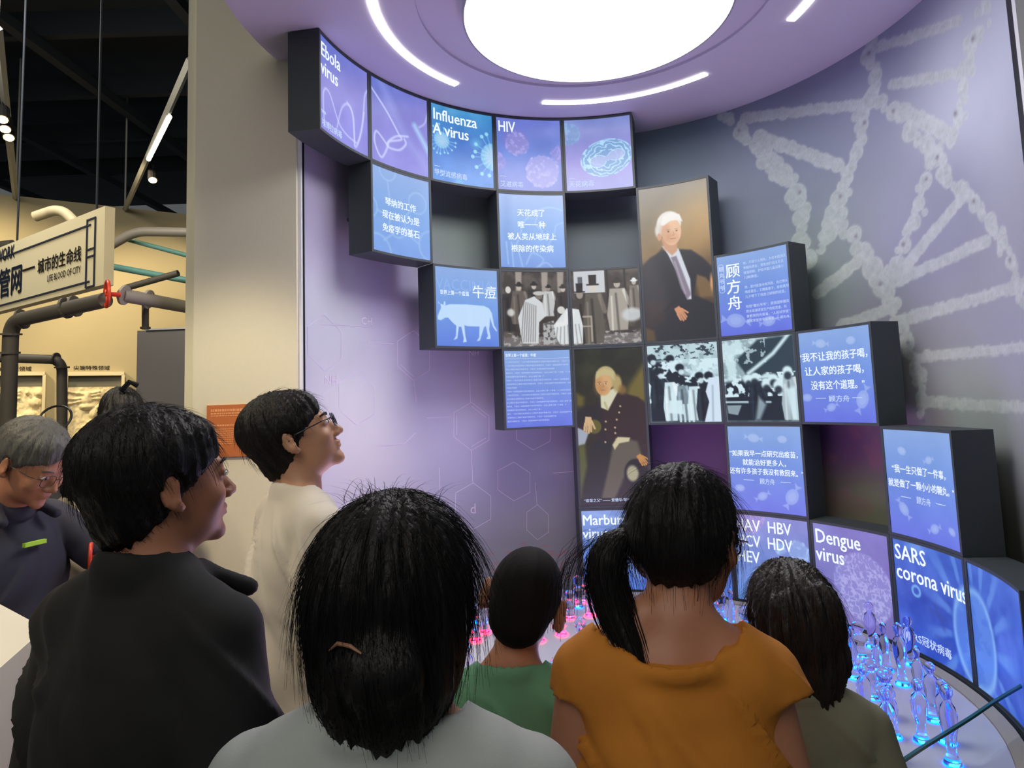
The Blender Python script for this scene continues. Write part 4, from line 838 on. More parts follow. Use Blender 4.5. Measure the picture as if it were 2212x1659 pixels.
        for x, y, d, dx, dy in flanges:
            p = atd(x, y, d); q = atd(x + dx, y + dy, d); m = MB(); m.tube([p, q], r * 1.45, 16); o = m.build('flange', m_); o.parent = root; o.matrix_parent_inverse = inv
        return root
    pg = mat('pipe_dark_grey', (92, 88, 80), .55, .2, bump=(30, .2)); pl = mat('pipe_light_grey', (150, 144, 134), .5, .2, bump=(30, .2)); pw = mat('pipe_cream', (196, 184, 150), .55); tl = mat('pipe_teal', (96, 150, 142), .5)
    pipe([(14, 1010, 3.5), (24, 695, 3.5), (228, 648, 3.15)], 15, pg, 'thick dark grey pipe running down from under the sign at the left', [(22, 720, 3.5, 0, 4), (18, 760, 3.5, 0, 4), (46, 690, 3.48, 4, -1), (140, 666, 3.3, 5, -1), (160, 662, 3.3, 5, -1)])
    pipe([(262, 637, 3.2), (408, 664, 3.6)], 15, pl, 'light grey pipe to the right of the red hand wheel', [(266, 637, 3.2, 5, 1), (318, 646, 3.35, 5, 1)])
    pipe([(-30, 772, 3.9), (134, 777, 3.9), (134, 960, 3.9)], 10, pg, 'thin grey pipe bending down in front of the relief panels', [(120, 776, 3.9, 3, 0), (134, 792, 3.9, 0, 3)])
    pipe([(232, 574, 5.6), (405, 606, 5.6)], 7, tl, 'teal pipe behind the sign, lower one'); pipe([(270, 516, 5.9), (405, 552, 5.9)], 5, tl, 'teal pipe behind the sign, upper one'); pipe([(272, 622, 5.4), (385, 590, 5.4)], 7, pg, 'short dark pipe slanting up below the teal pipe')
    pipe([(225, 538, 5.8), (292, 500, 5.8), (410, 502, 5.8)], 10, pl, 'grey pipe with a bend high behind the sign'); pipe([(76, 468, 4.6), (132, 449, 4.6), (172, 492, 4.6)], 11, pw, 'cream pipe elbow above the sign'); pipe([(-10, 532, 5.5), (28, 528, 5.5)], 10, pg, 'short dark pipe end at the left picture edge above the sign')
    pipe([(314, 655, 3.4), (314, 712, 3.4)], 7, pg, 'short upright grey strut below the light grey pipe', [(314, 706, 3.4, 0, 5)])
    # hand wheels
    red = mat('wheel_red', (206, 64, 40), .35)
    def wheel(x, y, d, rad, yaw, label):
        c = atd(x, y, d); root = empty('hand_wheel', tuple(c), yaw); tag(root, label, 'valve wheel', 'red valve wheels')
        m = MB(); m.tube([(rad * math.cos(q), 0, rad * math.sin(q)) for q in np.linspace(0, 2 * PI, 33)[:-1]], rad * .13, 10, True); m.build('wheel_rim', red, root, True)
        for k in range(3):
            q = 2 * PI * k / 3 + .5; m = MB(); m.tube([(0, 0, 0), (rad * math.cos(q), 0, rad * math.sin(q))], rad * .09, 8); m.build('spoke', red, root, True)
        m = MB(); m.tube([(0, -rad * .15, 0), (0, rad * .9, 0)], rad * .18, 12); m.build('hub', red, root)
    wheel(231, 635, 3.12, .062, math.radians(-50), 'red valve wheel at the right end of the sign'); wheel(196, 1205, 2.02, .042, math.radians(-60), 'small orange-red valve wheel low beside the grey shirt')
    wc = atd(196, 1205, 2.02); m = MB(); yw = math.radians(-60); bx, by = wc[0] - math.sin(yw) * .036, wc[1] + math.cos(yw) * .036; m.tube([(bx, by, wc[2] + .05), (bx, by, 0)], .012, 10); tag(m.build('pipe', pg), 'short grey standpipe that carries the small red valve wheel', 'pipe', 'pipes of the city exhibit')
    # ceiling tracks
    def rail(pa, pb, label, lit=None, lamps=()):
        zr = 4.0; p, q = atz(*pa, zr), atz(*pb, zr); d = (q - p) / np.linalg.norm(q - p); root = empty('ceiling_track', tuple((p + q) / 2)); tag(root, label, 'ceiling track', 'lighting tracks under the dark ceiling'); inv = Matrix.Translation(-Vector(root.location))
        m = MB(); m.tube([p, q], .028, 4); m.tube([p + np.array([0, 0, .05]), p + np.array([0, 0, 1.6])], .01, 6); m.tube([q + np.array([0, 0, .05]), q + np.array([0, 0, 1.6])], .01, 6); o = m.build('rail', mat('track_grey', (150, 150, 144), .5)); o.parent = root; o.matrix_parent_inverse = inv
        if lit:
            m = MB(); m.tube([atz(*lit[0], zr - .03), atz(*lit[1], zr - .03)], .02, 8); o = m.build('light_tube', mat('tube_glow', (255, 250, 230), .5, emit=(255, 250, 226), es=8)); o.parent = root; o.matrix_parent_inverse = inv
    rail((412, 128), (270, 452), 'lighting track with a lit tube beside the beige pier', ((366, 252), (321, 344))); rail((-6, 60), (34, 428), 'lighting track at the left picture edge')
    for x, y, lb in ((5, 258, 'warm ceiling spotlight, uppermost of three at the left edge'), (11, 279, 'warm ceiling spotlight, middle one of three at the left edge'), (19, 297, 'warm ceiling spotlight, lowest of three at the left edge'), (330, 389, 'single warm ceiling spotlight below the lit tube')):
        c = atz(x, y, 3.85); root = empty('spotlight', tuple(c)); tag(root, lb, 'spotlight', 'warm spotlights under the dark ceiling'); v = (CAM - c); v /= np.linalg.norm(v); v = v * .6 + np.array([0, 0, -.8]); v /= np.linalg.norm(v)
        m = MB(); m.tube([-v * .12, (0, 0, 0)], .045, 12, caps=True); m.tube([-v * .1, np.array([0, 0, .15])], .008, 6); m.build('can', mat('can_black', (26, 26, 28), .5), root); m = MB(); m.tube([v * .001, v * .004], .036, 12); m.build('lens', mat('warm_lens', (255, 230, 180), .5, emit=(255, 222, 150), es=10), root)
    # white plinth, bottom left
    zc = 1.2; q1 = atz(-60, 1273, zc); q2 = atz(97, 1357, zc); q3 = atz(-290, 1700, zc); q4 = atz(-420, 1600, zc)
    root = empty('display_plinth', (q1[0], q1[1], 0)); tag(root, 'white display plinth in the bottom left corner beside the man in black', 'plinth'); inv = Matrix.Translation(-Vector(root.location))
    Q = [q1, q2, q3, q4]; m = MB(); m.add([(q[0], q[1], 0) for q in Q] + [(q[0], q[1], zc) for q in Q], [(0, 1, 2, 3), (7, 6, 5, 4), (0, 4, 5, 1), (1, 5, 6, 2), (2, 6, 7, 3), (3, 7, 4, 0)]); o = m.build('plinth_body', mat('plinth_white', (226, 222, 206), .5)); o.parent = root; o.matrix_parent_inverse = inv
    m = MB(); m.add([(q[0] * 1.0 + (q[0] - q1[0]) * .01, q[1] - .002 if i > 1 else q[1], z) for z in (zc - .03, zc - .024) for i, q in enumerate((q4, q3))] + [], [(0, 1, 3, 2)]); o = m.build('seam', M_DARK); o.parent = root; o.matrix_parent_inverse = inv
    # sketch board behind the grey-haired man
    c = [atd(96, 1018, 3.1), atd(178, 1030, 3.1), atd(185, 1118, 3.1), atd(112, 1122, 3.1)]; nn = np.cross(c[1] - c[0], c[3] - c[0]); nn /= np.linalg.norm(nn); nn = nn if nn[1] < 0 else -nn
    root = empty('sketch_board', tuple(c[2])); tag(root, 'small white board with black line drawings behind the grey-haired man', 'board'); inv = Matrix.Translation(-Vector(root.location))
    m = MB(); m.add([tuple(v) for v in c] + [tuple(v - nn * .02) for v in c], [(0, 1, 2, 3), (7, 6, 5, 4), (0, 4, 5, 1), (1, 5, 6, 2), (2, 6, 7, 3), (3, 7, 4, 0)]); o = m.build('panel', mat('board_white', (222, 214, 184), .6)); o.parent = root; o.matrix_parent_inverse = inv
    bl = lambda u, v: (c[0] * (1 - u) * (1 - v) + c[1] * u * (1 - v) + c[2] * u * v + c[3] * (1 - u) * v) + nn * .003; m = MB()
    for Pq in ([(.0, .12), (.4, .08), (.95, .1)], [(.2, .2), (.4, .35), (.6, .2), (.8, .3), (.95, .22)], [(.2, .45), (.35, .38), (.5, .45)], [(.6, .5), (.7, .38), (.85, .42), (.9, .55), (.7, .6)], [(.1, .75), (.5, .72), (.95, .62)], [(.3, .5), (.4, .6)], [(.6, .9), (.9, .82)]): m.tube([bl(*q) for q in curve_pts(Pq, 6)], .004, 5)
    o = m.build('drawn_line', M_DARK); o.parent = root; o.matrix_parent_inverse = inv
    m = MB(); q = (c[2] + c[3]) / 2; m.tube([q - nn * .01, (q[0], q[1], 0)], .02, 8); o = m.build('post', pg); o.parent = root; o.matrix_parent_inverse = inv
    # wire loops behind his head
    for x, y, rr, lb in ((118, 905, .085, 'black wire loop behind the head of the grey-haired man'), (60, 925, .04, 'small dark wire loop left of the pipe, above the grey head')):
        cc = atd(x, y, 3.4); m = MB(); m.tube([(cc[0] + rr * math.cos(q), cc[1] + .03 * math.sin(q), cc[2] + rr * .8 * math.sin(q)) for q in np.linspace(0, 2 * PI, 29)[:-1]], .006, 6, True); m.tube([(cc[0], cc[1], cc[2] - rr * .8), (cc[0], cc[1], 0)], .01, 6)
        tag(m.build('wire_loop', mat('wire_black', (30, 30, 32), .4)), lb, 'exhibit')
    # orange information sign on the pier
    x1, xr, py_ = PIER; f = lambda x, y: atplane(x, y, (0, py_, 0), np.array([0, 1., 0]))
    p, q = f(449, 877), f(600, 985); root = empty('information_sign', (p[0], py_, q[2])); tag(root, 'orange information sign with small pale text on the beige pier', 'sign'); inv = Matrix.Translation(-Vector(root.location))
    p[2], q[2] = f(500, 874)[2], f(500, 986)[2]
    m = MB(); m.box(((p[0] + q[0]) / 2, py_ - .006, (p[2] + q[2]) / 2), ((q[0] - p[0]) / 2, .006, (p[2] - q[2]) / 2)); o = m.build('panel', mat('sign_orange', (176, 100, 52), .6, vary=.03)); o.parent = root; o.matrix_parent_inverse = inv
    m = MB(); hz = p[2] - q[2]; wz = q[0] - p[0]; g = np.random.default_rng(2)
    m.add([(p[0] + wz * .55, py_ - .0125, p[2] - .002), (p[0] + wz * .68, py_ - .0125, p[2] - .002), (p[0] + wz * .6, py_ - .0125, p[2] - hz * .22), (p[0] + wz * .5, py_ - .0125, p[2] - hz * .22)], [(0, 1, 2, 3)]); o = m.build('darker_stripe', mat('sign_rust', (146, 72, 44), .6)); o.parent = root; o.matrix_parent_inverse = inv
    m = MB()
    for k, (v, hh, w_) in enumerate([(.08, .05, .45), (.15, .03, .45), (.2, .02, .4), (.38, .03, .42)] + [(.46 + .04 * i, .014, .42) for i in range(8)]):
        x = p[0] + wz * .06
        while x < p[0] + wz * (.06 + w_):
            l_ = g.uniform(.004, .014); m.box((x + l_ / 2, py_ - .0122, p[2] - hz * (v + hh / 2)), (l_ / 2, .0006, hz * hh / 2)); x += l_ + .003
    o = m.build('small_text', mat('sign_pale_text', (214, 150, 100), .6)); o.parent = root; o.matrix_parent_inverse = inv
build_hall()
# ================================================================== PEOPLE
class Fld:
    """distance field on a box grid with uneven spacing, meshed by surface nets"""
    def __init__(s, xs, ys, zs):
        s.xs, s.ys, s.zs = [np.asarray(a, np.float32) for a in (xs, ys, zs)]; s.F = np.full((len(xs), len(ys), len(zs)), .12, np.float32)
    def sub(s, lo, hi, pad):
        r = []
        for ax, l, h in zip((s.xs, s.ys, s.zs), lo, hi):
            i0 = max(np.searchsorted(ax, l - pad) - 1, 0); i1 = min(np.searchsorted(ax, h + pad) + 1, len(ax)); r.append(slice(i0, max(i1, i0 + 1)))
        return tuple(r)
    def pts(s, sl):
        return s.xs[sl[0]][:, None, None], s.ys[sl[1]][None, :, None], s.zs[sl[2]][None, None, :]
    def add(s, pr, k=.015, cut=False):
        f, lo, hi = pr; sl = s.sub(lo, hi, .05 + k); X, Y, Z = s.pts(sl); d = f(X, Y, Z).astype(np.float32); a = s.F[sl]
        if cut:
            d = -d; h = np.maximum(k - np.abs(a - d), 0) / k; s.F[sl] = np.maximum(a, d) + h * h * k * .25
        else:
            h = np.maximum(k - np.abs(a - d), 0) / k; s.F[sl] = np.minimum(a, d) - h * h * k * .25
    def inter(s, f, k=.006):
        X, Y, Z = s.pts((slice(None),) * 3); d = f(X, Y, Z).astype(np.float32); a = s.F; h = np.maximum(k - np.abs(a - d), 0) / k; s.F = np.maximum(a, d) + h * h * k * .25
    def mesh(s):
        F = s.F.copy(); F[0] = F[-1] = .1; F[:, 0] = F[:, -1] = .1; F[:, :, 0] = F[:, :, -1] = .1; S = F < 0; n = np.array(F.shape) - 1
        c = np.zeros(n, np.int8)
        for i in (0, 1):
            for j in (0, 1):
                for k in (0, 1): c += S[i:n[0] + i, j:n[1] + j, k:n[2] + k]
        idx = np.argwhere((c > 0) & (c < 8)); I, J, K = idx.T; num = np.zeros((len(idx), 3)); den = np.zeros(len(idx))
        for a, b in [((0, 0, 0), (1, 0, 0)), ((0, 1, 0), (1, 1, 0)), ((0, 0, 1), (1, 0, 1)), ((0, 1, 1), (1, 1, 1)), ((0, 0, 0), (0, 1, 0)), ((1, 0, 0), (1, 1, 0)), ((0, 0, 1), (0, 1, 1)), ((1, 0, 1), (1, 1, 1)),
                     ((0, 0, 0), (0, 0, 1)), ((1, 0, 0), (1, 0, 1)), ((0, 1, 0), (0, 1, 1)), ((1, 1, 0), (1, 1, 1))]:
            fa = F[I + a[0], J + a[1], K + a[2]]; fb = F[I + b[0], J + b[1], K + b[2]]; m = (fa < 0) != (fb < 0); t = np.where(m, fa / np.where(m, fa - fb, 1), 0)
            for q, ax in enumerate((s.xs, s.ys, s.zs)):
                base = (I, J, K)[q]; num[:, q] += m * (ax[base + a[q]] * (1 - t) + ax[base + b[q]] * t)
            den += m
        V = num / den[:, None]; vid = np.full(n, -1, np.int64); vid[I, J, K] = np.arange(len(idx)); Q = []
        for ax in range(3):
            o = [k for k in range(3) if k != ax]; A = np.moveaxis(S, ax, 0); W_ = np.moveaxis(vid, [ax, o[0], o[1]], [0, 1, 2])
            Aa = np.moveaxis(S, [ax, o[0], o[1]], [0, 1, 2]); e = Aa[:-1] != Aa[1:]; i, j, k = np.argwhere(e[:, 1:-1, 1:-1]).T; j = j + 1; k = k + 1
            q = np.stack([W_[i, j - 1, k - 1], W_[i, j, k - 1], W_[i, j, k], W_[i, j - 1, k]], 1); fl = Aa[i, j, k]
            if ax == 1: fl = ~fl
            q[~fl] = q[~fl][:, ::-1]; Q.append(q)
        Q = np.concatenate(Q); Q = Q[(Q >= 0).all(1)]; return V, Q
def ell(c, r, M=None):
    c = np.asarray(c, float); r = np.asarray(r, float) * np.ones(3); m = r.max()
    def f(X, Y, Z):
        x, y, z = X - c[0], Y - c[1], Z - c[2]
        if M is not None: x, y, z = [M[0][i] * x + M[1][i] * y + M[2][i] * z for i in range(3)]
        k0 = np.sqrt((x / r[0]) ** 2 + (y / r[1]) ** 2 + (z / r[2]) ** 2); k1 = np.sqrt((x / r[0] ** 2) ** 2 + (y / r[1] ** 2) ** 2 + (z / r[2] ** 2) ** 2)
        return k0 * (k0 - 1) / np.maximum(k1, 1e-6)
    return f, c - m, c + m
def cap(a, b, ra, rb=None, fy=1.):
    a = np.asarray(a, float); b = np.asarray(b, float); rb = ra if rb is None else rb; d = b - a; L2 = d @ d + 1e-12
    def f(X, Y, Z):
        x, y, z = X - a[0], Y - a[1], Z - a[2]; t = np.clip((x * d[0] + y * d[1] + z * d[2]) / L2, 0, 1)
        return np.sqrt((x - t * d[0]) ** 2 + ((y - t * d[1]) * fy) ** 2 + (z - t * d[2]) ** 2) - (ra + (rb - ra) * t)
    m = max(ra, rb); return f, np.minimum(a, b) - m, np.maximum(a, b) + m
def ringp(c, Rr, r, hz=1., tilt=0., fy=1.):
    c = np.asarray(c, float)
    def f(X, Y, Z):
        x, y = X - c[0], (Y - c[1]) * fy; z = Z - c[2] - tilt * (Y - c[1]); return np.sqrt((np.sqrt(x * x + y * y) - Rr) ** 2 + (z / hz) ** 2) - r
    m = Rr + r; return f, c - m * 1.3, c + m * 1.3
def rotm(yaw=0., pitch=0., roll=0.):
    """columns = head axes; yaw>0 turns to the right, pitch>0 looks up, roll>0 tilts to the right"""
    return np.array(Matrix.Rotation(-yaw, 3, 'Z') @ Matrix.Rotation(pitch, 3, 'X') @ Matrix.Rotation(roll, 3, 'Y'))
def axis_pts(stops):
    out = [stops[0][0]]
    for (a, _), (b, st) in zip(stops[:-1], stops[1:]):
        n_ = max(int(round((b - a) / st)), 1); out += list(a + (b - a) * (np.arange(n_) + 1) / n_)
    return np.array(out)
def vnoise3(P, f, s): return (vn(P[:, 0] * f + 3.1 * P[:, 2] * f * .3, P[:, 2] * f + P[:, 1] * f, s) - .5) * 2
SKIN = mat('skin', (196, 146, 116), .5, bump=(120, .06), vary=.04); SKIN2 = mat('tanned_skin', (178, 122, 94), .5, bump=(120, .06), vary=.05)
HAIRM = mat('black_hair', (17, 15, 16), .5, bump=((160, 160, 10), .9, .004), spec=.28); HAIRB = mat('dark_brown_hair', (27, 22, 20), .45, bump=((150, 150, 12), .9, .004)); HAIRS = mat('shaved_hair', (14, 12, 12), .8, spec=.2, bump=(500, .4, .001)); HAIRG = mat('grey_hair', (88, 88, 84), .5, bump=((200, 200, 20), .9, .003), vary=.3)
EYEW = mat('eye_white', (220, 216, 208), .2); EYEB = mat('iris', (30, 22, 18), .15)
def person(px, d, label, hw=1., face=0., head=(0, 0, 0), bulk=1., hs=1., female=False, skin=SKIN, shirt=None, hair='short', hairm=HAIRM, sleeve=.55, arms=None, trousers=(38, 40, 48), glasses=None, neckline=.0, strands=500, polo=False, sh=1., lean=0., extra=None, hair_len=.05, vback=None, liftk=1., side=0., nz=1.44, ntilt=.34, flare=.022, dz=0., ear=1.):
    """px = where the head centre shows, d = its depth; face = body heading (0 looks away from the camera, + turns right)"""
    Rh = rotm(*head); P = atd(px[0], px[1], d); piv = np.array([side, lean, 1.492 + dz]); hc = piv + Rh @ (np.array([0, .022, .100]) * hs)
    s = P[2] / hc[2]; cf, sf = math.cos(-face), math.sin(-face); off = np.array([cf * hc[0] - sf * hc[1], sf * hc[0] + cf * hc[1]]) * s
    root = empty('person', (P[0] - off[0], P[1] - off[1], 0), -face); root.scale = (s, s, s); tag(root, label, 'person')
    w = bulk; q = hs
    J = dict(sh=(.158 * w * sh, -.012, 1.372), el=(.215 * w * sh + .01, -.03, 1.09), wr=(.225 * w * sh, .045, .85)); ar = {}
    for sd, nm in ((-1, 'L'), (1, 'R')):
        e, wr = (np.array(J['el']) * (sd, 1, 1), np.array(J['wr']) * (sd, 1, 1)) if not (arms and nm in arms) else [np.array(v, float) for v in arms[nm]]
        ar[nm] = (np.array(J['sh']) * (sd, 1, 1), e, wr)
    X = max(abs(v[0]) for a in ar.values() for v in a) + .09; Yh = max(max(v[1] for a in ar.values() for v in a) + .16, .24)
    H = lambda v: hc + Rh @ (np.array(v) * q)
    zt = hc[2] + .19 * q
    xs = axis_pts([(-X, 1), (-.11, .009), (.11, .0055), (X, .009)]); ys = axis_pts([(min(-.21, hc[1] - .17), 1), (Yh, .0068)]); zs = axis_pts([(-.005, 1), (.5, .02), (.98, .012), (1.36, .009), (zt, .0055)])
    F = Fld(xs, ys, zs)
    # torso
    tor = [(ell((0, -.005, .93), (.162 * w, .112 * w, .12)), .03), (ell((0, .0, 1.06), (.138 * w, .10 * w, .17)), .04), (ell((0, -.005, 1.25), (.165 * w, .112 * w, .165)), .04), (cap((-.115 * w * sh, -.018, 1.375), (.115 * w * sh, -.018, 1.375), .056), .04),
           (cap((-.1 * w, -.02, 1.40), (-.035, -.014, 1.465), .038, .032), .035), (cap((.1 * w, -.02, 1.40), (.035, -.014, 1.465), .038, .032), .035)]
    if female: tor += [(ell((-.07, .085, 1.25), (.06, .05, .055)), .03), (ell((.07, .085, 1.25), (.06, .05, .055)), .03)]
    for p, k in tor: F.add(p, k)
    nr = .052 if female else .058; nr *= (.85 if q * s < .82 else 1.) * w ** .3
    neck = cap((0, -.016, 1.40), H((0, -.012, -.03)), nr * 1.06, nr); F.add(neck, .025)
    for nm in 'LR':
        a, e, wr = ar[nm]; sd = -1 if nm == 'L' else 1; F.add(cap(a, e, .050 * w, .038 * w), .03); F.add(cap(e, wr, .037 * w, .025), .012); F.add(ell(e + (wr - e) * .25, .039 * w), .02)
        v = (wr - e) / np.linalg.norm(wr - e); fw = np.array([0, 1., 0]) if abs(v[1]) < .8 else np.array([0, 0, 1.]); si = np.cross(v, fw); si /= np.linalg.norm(si); fw = np.cross(si, v); wd = fw if nm == 'L' else fw
        pc = wr + v * .045; B = np.stack([si, wd, v], 1); F.add(ell(pc, (.017, .038, .05), B.T.tolist() if False else B), .012)
        for k in range(4):
            o_ = wd * (-.03 + .02 * k); L_ = (.062, .072, .068, .052)[3 - k]; k0 = pc + v * .04 + o_; k1 = k0 + v * L_ * .5 - si * sd * .006; k2 = k1 + v * L_ * .42 - si * sd * .018
            F.add(cap(k0, k1, .0088, .008), .004); F.add(cap(k1, k2, .008, .0068), .003)
        t0 = pc - v * .02 + wd * .03; t1 = t0 + v * .03 + wd * .026; F.add(cap(t0, t1, .011, .0095), .008); F.add(cap(t1, t1 + v * .03 + wd * .004, .0095, .008), .004)
    for sd in (-1, 1):
        F.add(cap((sd * .085 * w, 0, .9), (sd * .09, .01, .49), .083 * w, .052), .03); F.add(cap((sd * .09, .005, .49), (sd * .09, -.03, .08), .052, .034), .02); F.add(ell((sd * .09, -.02, .36), (.05, .052, .1)), .03)
        F.add(cap((sd * .09, -.045, .04), (sd * .095, .13, .03), .036, .028), .02)
    # head
    for p, k in ((ell(H((0, -.015, .028)), np.array((.075, .095, .087)) * q, Rh), .02), (ell(H((0, .028, -.018)), np.array((.062, .064, .088)) * q, Rh), .02), (ell(H((0, .03, -.062)), np.array((.053, .052, .045)) * q, Rh), .02), (ell(H((0, .076, -.096)), np.array((.02, .016, .016)) * q, Rh), .02),
                 (cap(H((-.03, .079, .022)), H((.03, .079, .022)), .011 * q), .012), (ell(H((-.036, .062, -.028)), .023 * q), .015), (ell(H((.036, .062, -.028)), .023 * q), .015)): F.add(p, k * q)
    for sd in (-1, 1): F.add(ell(H((sd * .031, .100, .004)), np.array((.016, .013, .010)) * q, Rh), .008, True)
    F.add(cap(H((0, .086, .006)), H((0, .107, -.030)), .0075 * q, .0115 * q), .008); 
    for sd in (-1, 1): F.add(ell(H((sd * .012, .098, -.035)), .0085 * q), .005); F.add(ell(H((sd * .031, .083, .006)), np.array((.015, .010, .008)) * q, Rh), .004)
    F.add(ell(H((0, .088, -.055)), np.array((.023, .011, .0055)) * q, Rh), .004); F.add(ell(H((0, .087, -.066)), np.array((.019, .011, .006)) * q, Rh), .004)
    for sd in (-1, 1):
        Re = Rh @ np.array(Matrix.Rotation(sd * -.35, 3, 'Z')) @ np.array(Matrix.Rotation(.15, 3, 'X'))
        F.add(ell(H((sd * (.083 + .004 * (ear > 1)), -.012, -.004)), np.array((.008 * ear, .018, .030)) * q * ear, Re), .006); F.add(ell(H((sd * .092, -.006, 0)), np.array((.006, .011, .018)) * q, Re), .005, True); F.add(ell(H((sd * .08, .0, -.03)), .0085 * q), .006)
    V, Q = F.mesh(); o = newmesh('body', V, Q, skin, True, root)
    # eyes
    for sd in (-1, 1):
        m = MB(); m.sph(H((sd * .031, .0855, .0045)), np.array((.0125, .0095, .0062)) * q, 12, 8, Rh); e_ = m.build('eye', EYEW, root, True); m = MB(); m.sph(H((sd * .031, .0925, .0045)), np.array((.0052, .0036, .0052)) * q, 10, 6, Rh); m.build('iris', EYEB, e_, True)
    m = MB()
    for sd in (-1, 1): m.tube([H((sd * .014, .094, .023)), H((sd * .03, .093, .028)), H((sd * .046, .08, .024))], [.0022, .003, .0015], 6)
    m.build('eyebrows', hairm, root, True)
    # shirt: looser offset of the trunk with sleeves, open at neck, cuffs and hem
    if shirt:
        ys2 = axis_pts([(-.22, 1), (Yh, .0075)]); G = Fld(axis_pts([(-X, 1), (X, .0085)]), ys2, axis_pts([(.80, 1), (1.3, .012), (1.60, .007)])); t = .013
        G.add(ell((0, -.005, .90), (.182 * w, .135 * w, .2)), .03)
        for (c, k) in ((ell((0, .0, 1.06), (.164 * w, .125 * w, .2)), .05), (ell((0, -.003, 1.24), (.180 * w, .130 * w, .18)), .05), (cap((-.118 * w * sh, -.018, 1.378), (.118 * w * sh, -.018, 1.378), .056 + t), .04), (cap((-.1 * w, -.02, 1.40), (-.04, -.014, 1.455), .038 + t, .034 + t), .035), (cap((.1 * w, -.02, 1.40), (.04, -.014, 1.455), .038 + t, .034 + t), .035)): G.add(c, k)
        if female: G.add(ell((0, .085, 1.25), (.13, .06, .065)), .04)
        G.add(cap((0, -.018, 1.35), (0, -.016, 1.44), .094 * w, nr * 1.06 + .013), .02)
        for nm in ('LR' if sleeve > 0 else ''):
            a, e, _ = ar[nm]; sl = sleeve; b2 = a + (e - a) * sl; G2 = None
            u = (e - a) / np.linalg.norm(e - a); wdt = .050 * w + (flare if sleeve > .2 else .012)
            def sleevef(X_, Y_, Z_, a=a, u=u, L=np.linalg.norm(e - a) * sl, wdt=wdt, w=w):
                x, y, z = X_ - a[0], Y_ - a[1], Z_ - a[2]; tt = x * u[0] + y * u[1] + z * u[2]; r = np.sqrt(np.maximum((x - tt * u[0]) ** 2 + (y - tt * u[1]) ** 2 + (z - tt * u[2]) ** 2, 0))
                c = np.clip(tt, 0, None); body = np.where(tt < 0, np.sqrt(x * x + y * y + z * z), r) - (.050 * w + t + (wdt - .05 * w - t) * np.clip(tt / max(L, .01), 0, 1)); return np.maximum(body, tt - L)
            G.add((sleevef, np.minimum(a, b2) - .1, np.maximum(a, b2) + .1), .009)
        if polo:
            G.add(ringp((0, -.004, 1.458), .068 * w ** .3, .009, 2.8, -.30, .95), .006); G.add(ringp((0, .002, 1.443), .078 * w ** .3, .008, 2.6, -.30, .93), .010)
            G.add(cap((.055, .05, 1.45), (.085, .115, 1.405), .014, .016), .012); G.add(cap((-.055, .05, 1.45), (-.085, .115, 1.405), .014, .016), .012)
        else: G.add(ringp((0, -.006, nz - neckline * .5), .064 + neckline * .55, .0085, 1.6, -ntilt, .95), .012)
        nk = np.array([0, -.008, 0]); rr0 = (.060 * w ** .3 if polo else .058 + neckline * .55)
        G.inter(lambda X_, Y_, Z_: -(np.maximum(np.sqrt(X_ ** 2 + ((Y_ + .006) * .95) ** 2) - rr0, (nz + .002 - neckline * .5 - ntilt * Y_) - Z_)), .004 if nz == 1.44 else .012)
        if not polo and nz > 1.42: G.inter(lambda X_, Y_, Z_: np.where(X_ ** 2 + Y_ ** 2 < (.085 + neckline * .6) ** 2, Z_ - (nz + .022 - neckline * .5 - ntilt * Y_), -.1) + 0 * Z_, .004)
        if vback: G.inter(lambda X_, Y_, Z_: np.minimum(np.minimum(.003 + 0 * Z_, 9) * 0 + ((vback[1] - (Z_ + 0 * X_ + 0 * Y_)) * -vback[3] - np.abs(X_ - vback[0])), np.minimum(-.02 - Y_ + 0 * X_ + 0 * Z_, vback[2] - Z_ + 0 * X_ + 0 * Y_)), .004)
        G.inter(lambda X_, Y_, Z_: .83 - Z_ + 0 * X_ + 0 * Y_, .004)
        V, Q = G.mesh()
        # soft folds
        sg_ = px[0]; fo = (vn(V[:, 0] * 9 + V[:, 2] * 4 + sg_, V[:, 2] * 5 + V[:, 1] * 6, 5) - .5) * .028 + (vn(V[:, 0] * 22 + V[:, 2] * 14 + sg_, V[:, 2] * 8 - V[:, 1] * 14, 8) - .5) * .014; rg = 1 - np.abs(vn(V[:, 0] * 11 + V[:, 2] * 7 + sg_, V[:, 2] * 3.5 + V[:, 1] * 7, 12) - .5) * 9; fo = fo + np.clip(rg, 0, 1) * .017
        dr = V - np.array([0, 0, 1.2]); dr[:, 2] *= .2; dr /= np.linalg.norm(dr, axis=1)[:, None] + 1e-6; amp = np.clip((1.44 - V[:, 2]) / .10, 0, 1); V = V + dr * ((np.maximum(fo, -.007) + .003) * amp)[:, None]
        newmesh('shirt', V, Q, shirt, True, root)
    T = Fld(axis_pts([(-.24 * w, 1), (.24 * w, .012)]), axis_pts([(-.2 * w, 1), (.2 * w, .012)]), axis_pts([(0.03, 1), (1.02, .014)]))
    T.add(ell((0, -.005, .90), (.175 * w, .125 * w, .13)), .03)
    for sd in (-1, 1): T.add(cap((sd * .085 * w, 0, .88), (sd * .09, .01, .49), .095 * w, .066), .03); T.add(cap((sd * .09, .01, .49), (sd * .09, -.02, .1), .064, .055), .03)
    T.inter(lambda X_, Y_, Z_: np.maximum(.07 - Z_, Z_ - .985) + 0 * X_ + 0 * Y_, .004); V, Q = T.mesh(); newmesh('trousers', V, Q, mat('trousers_%d_%d_%d' % trousers, trousers, .8), True, root)
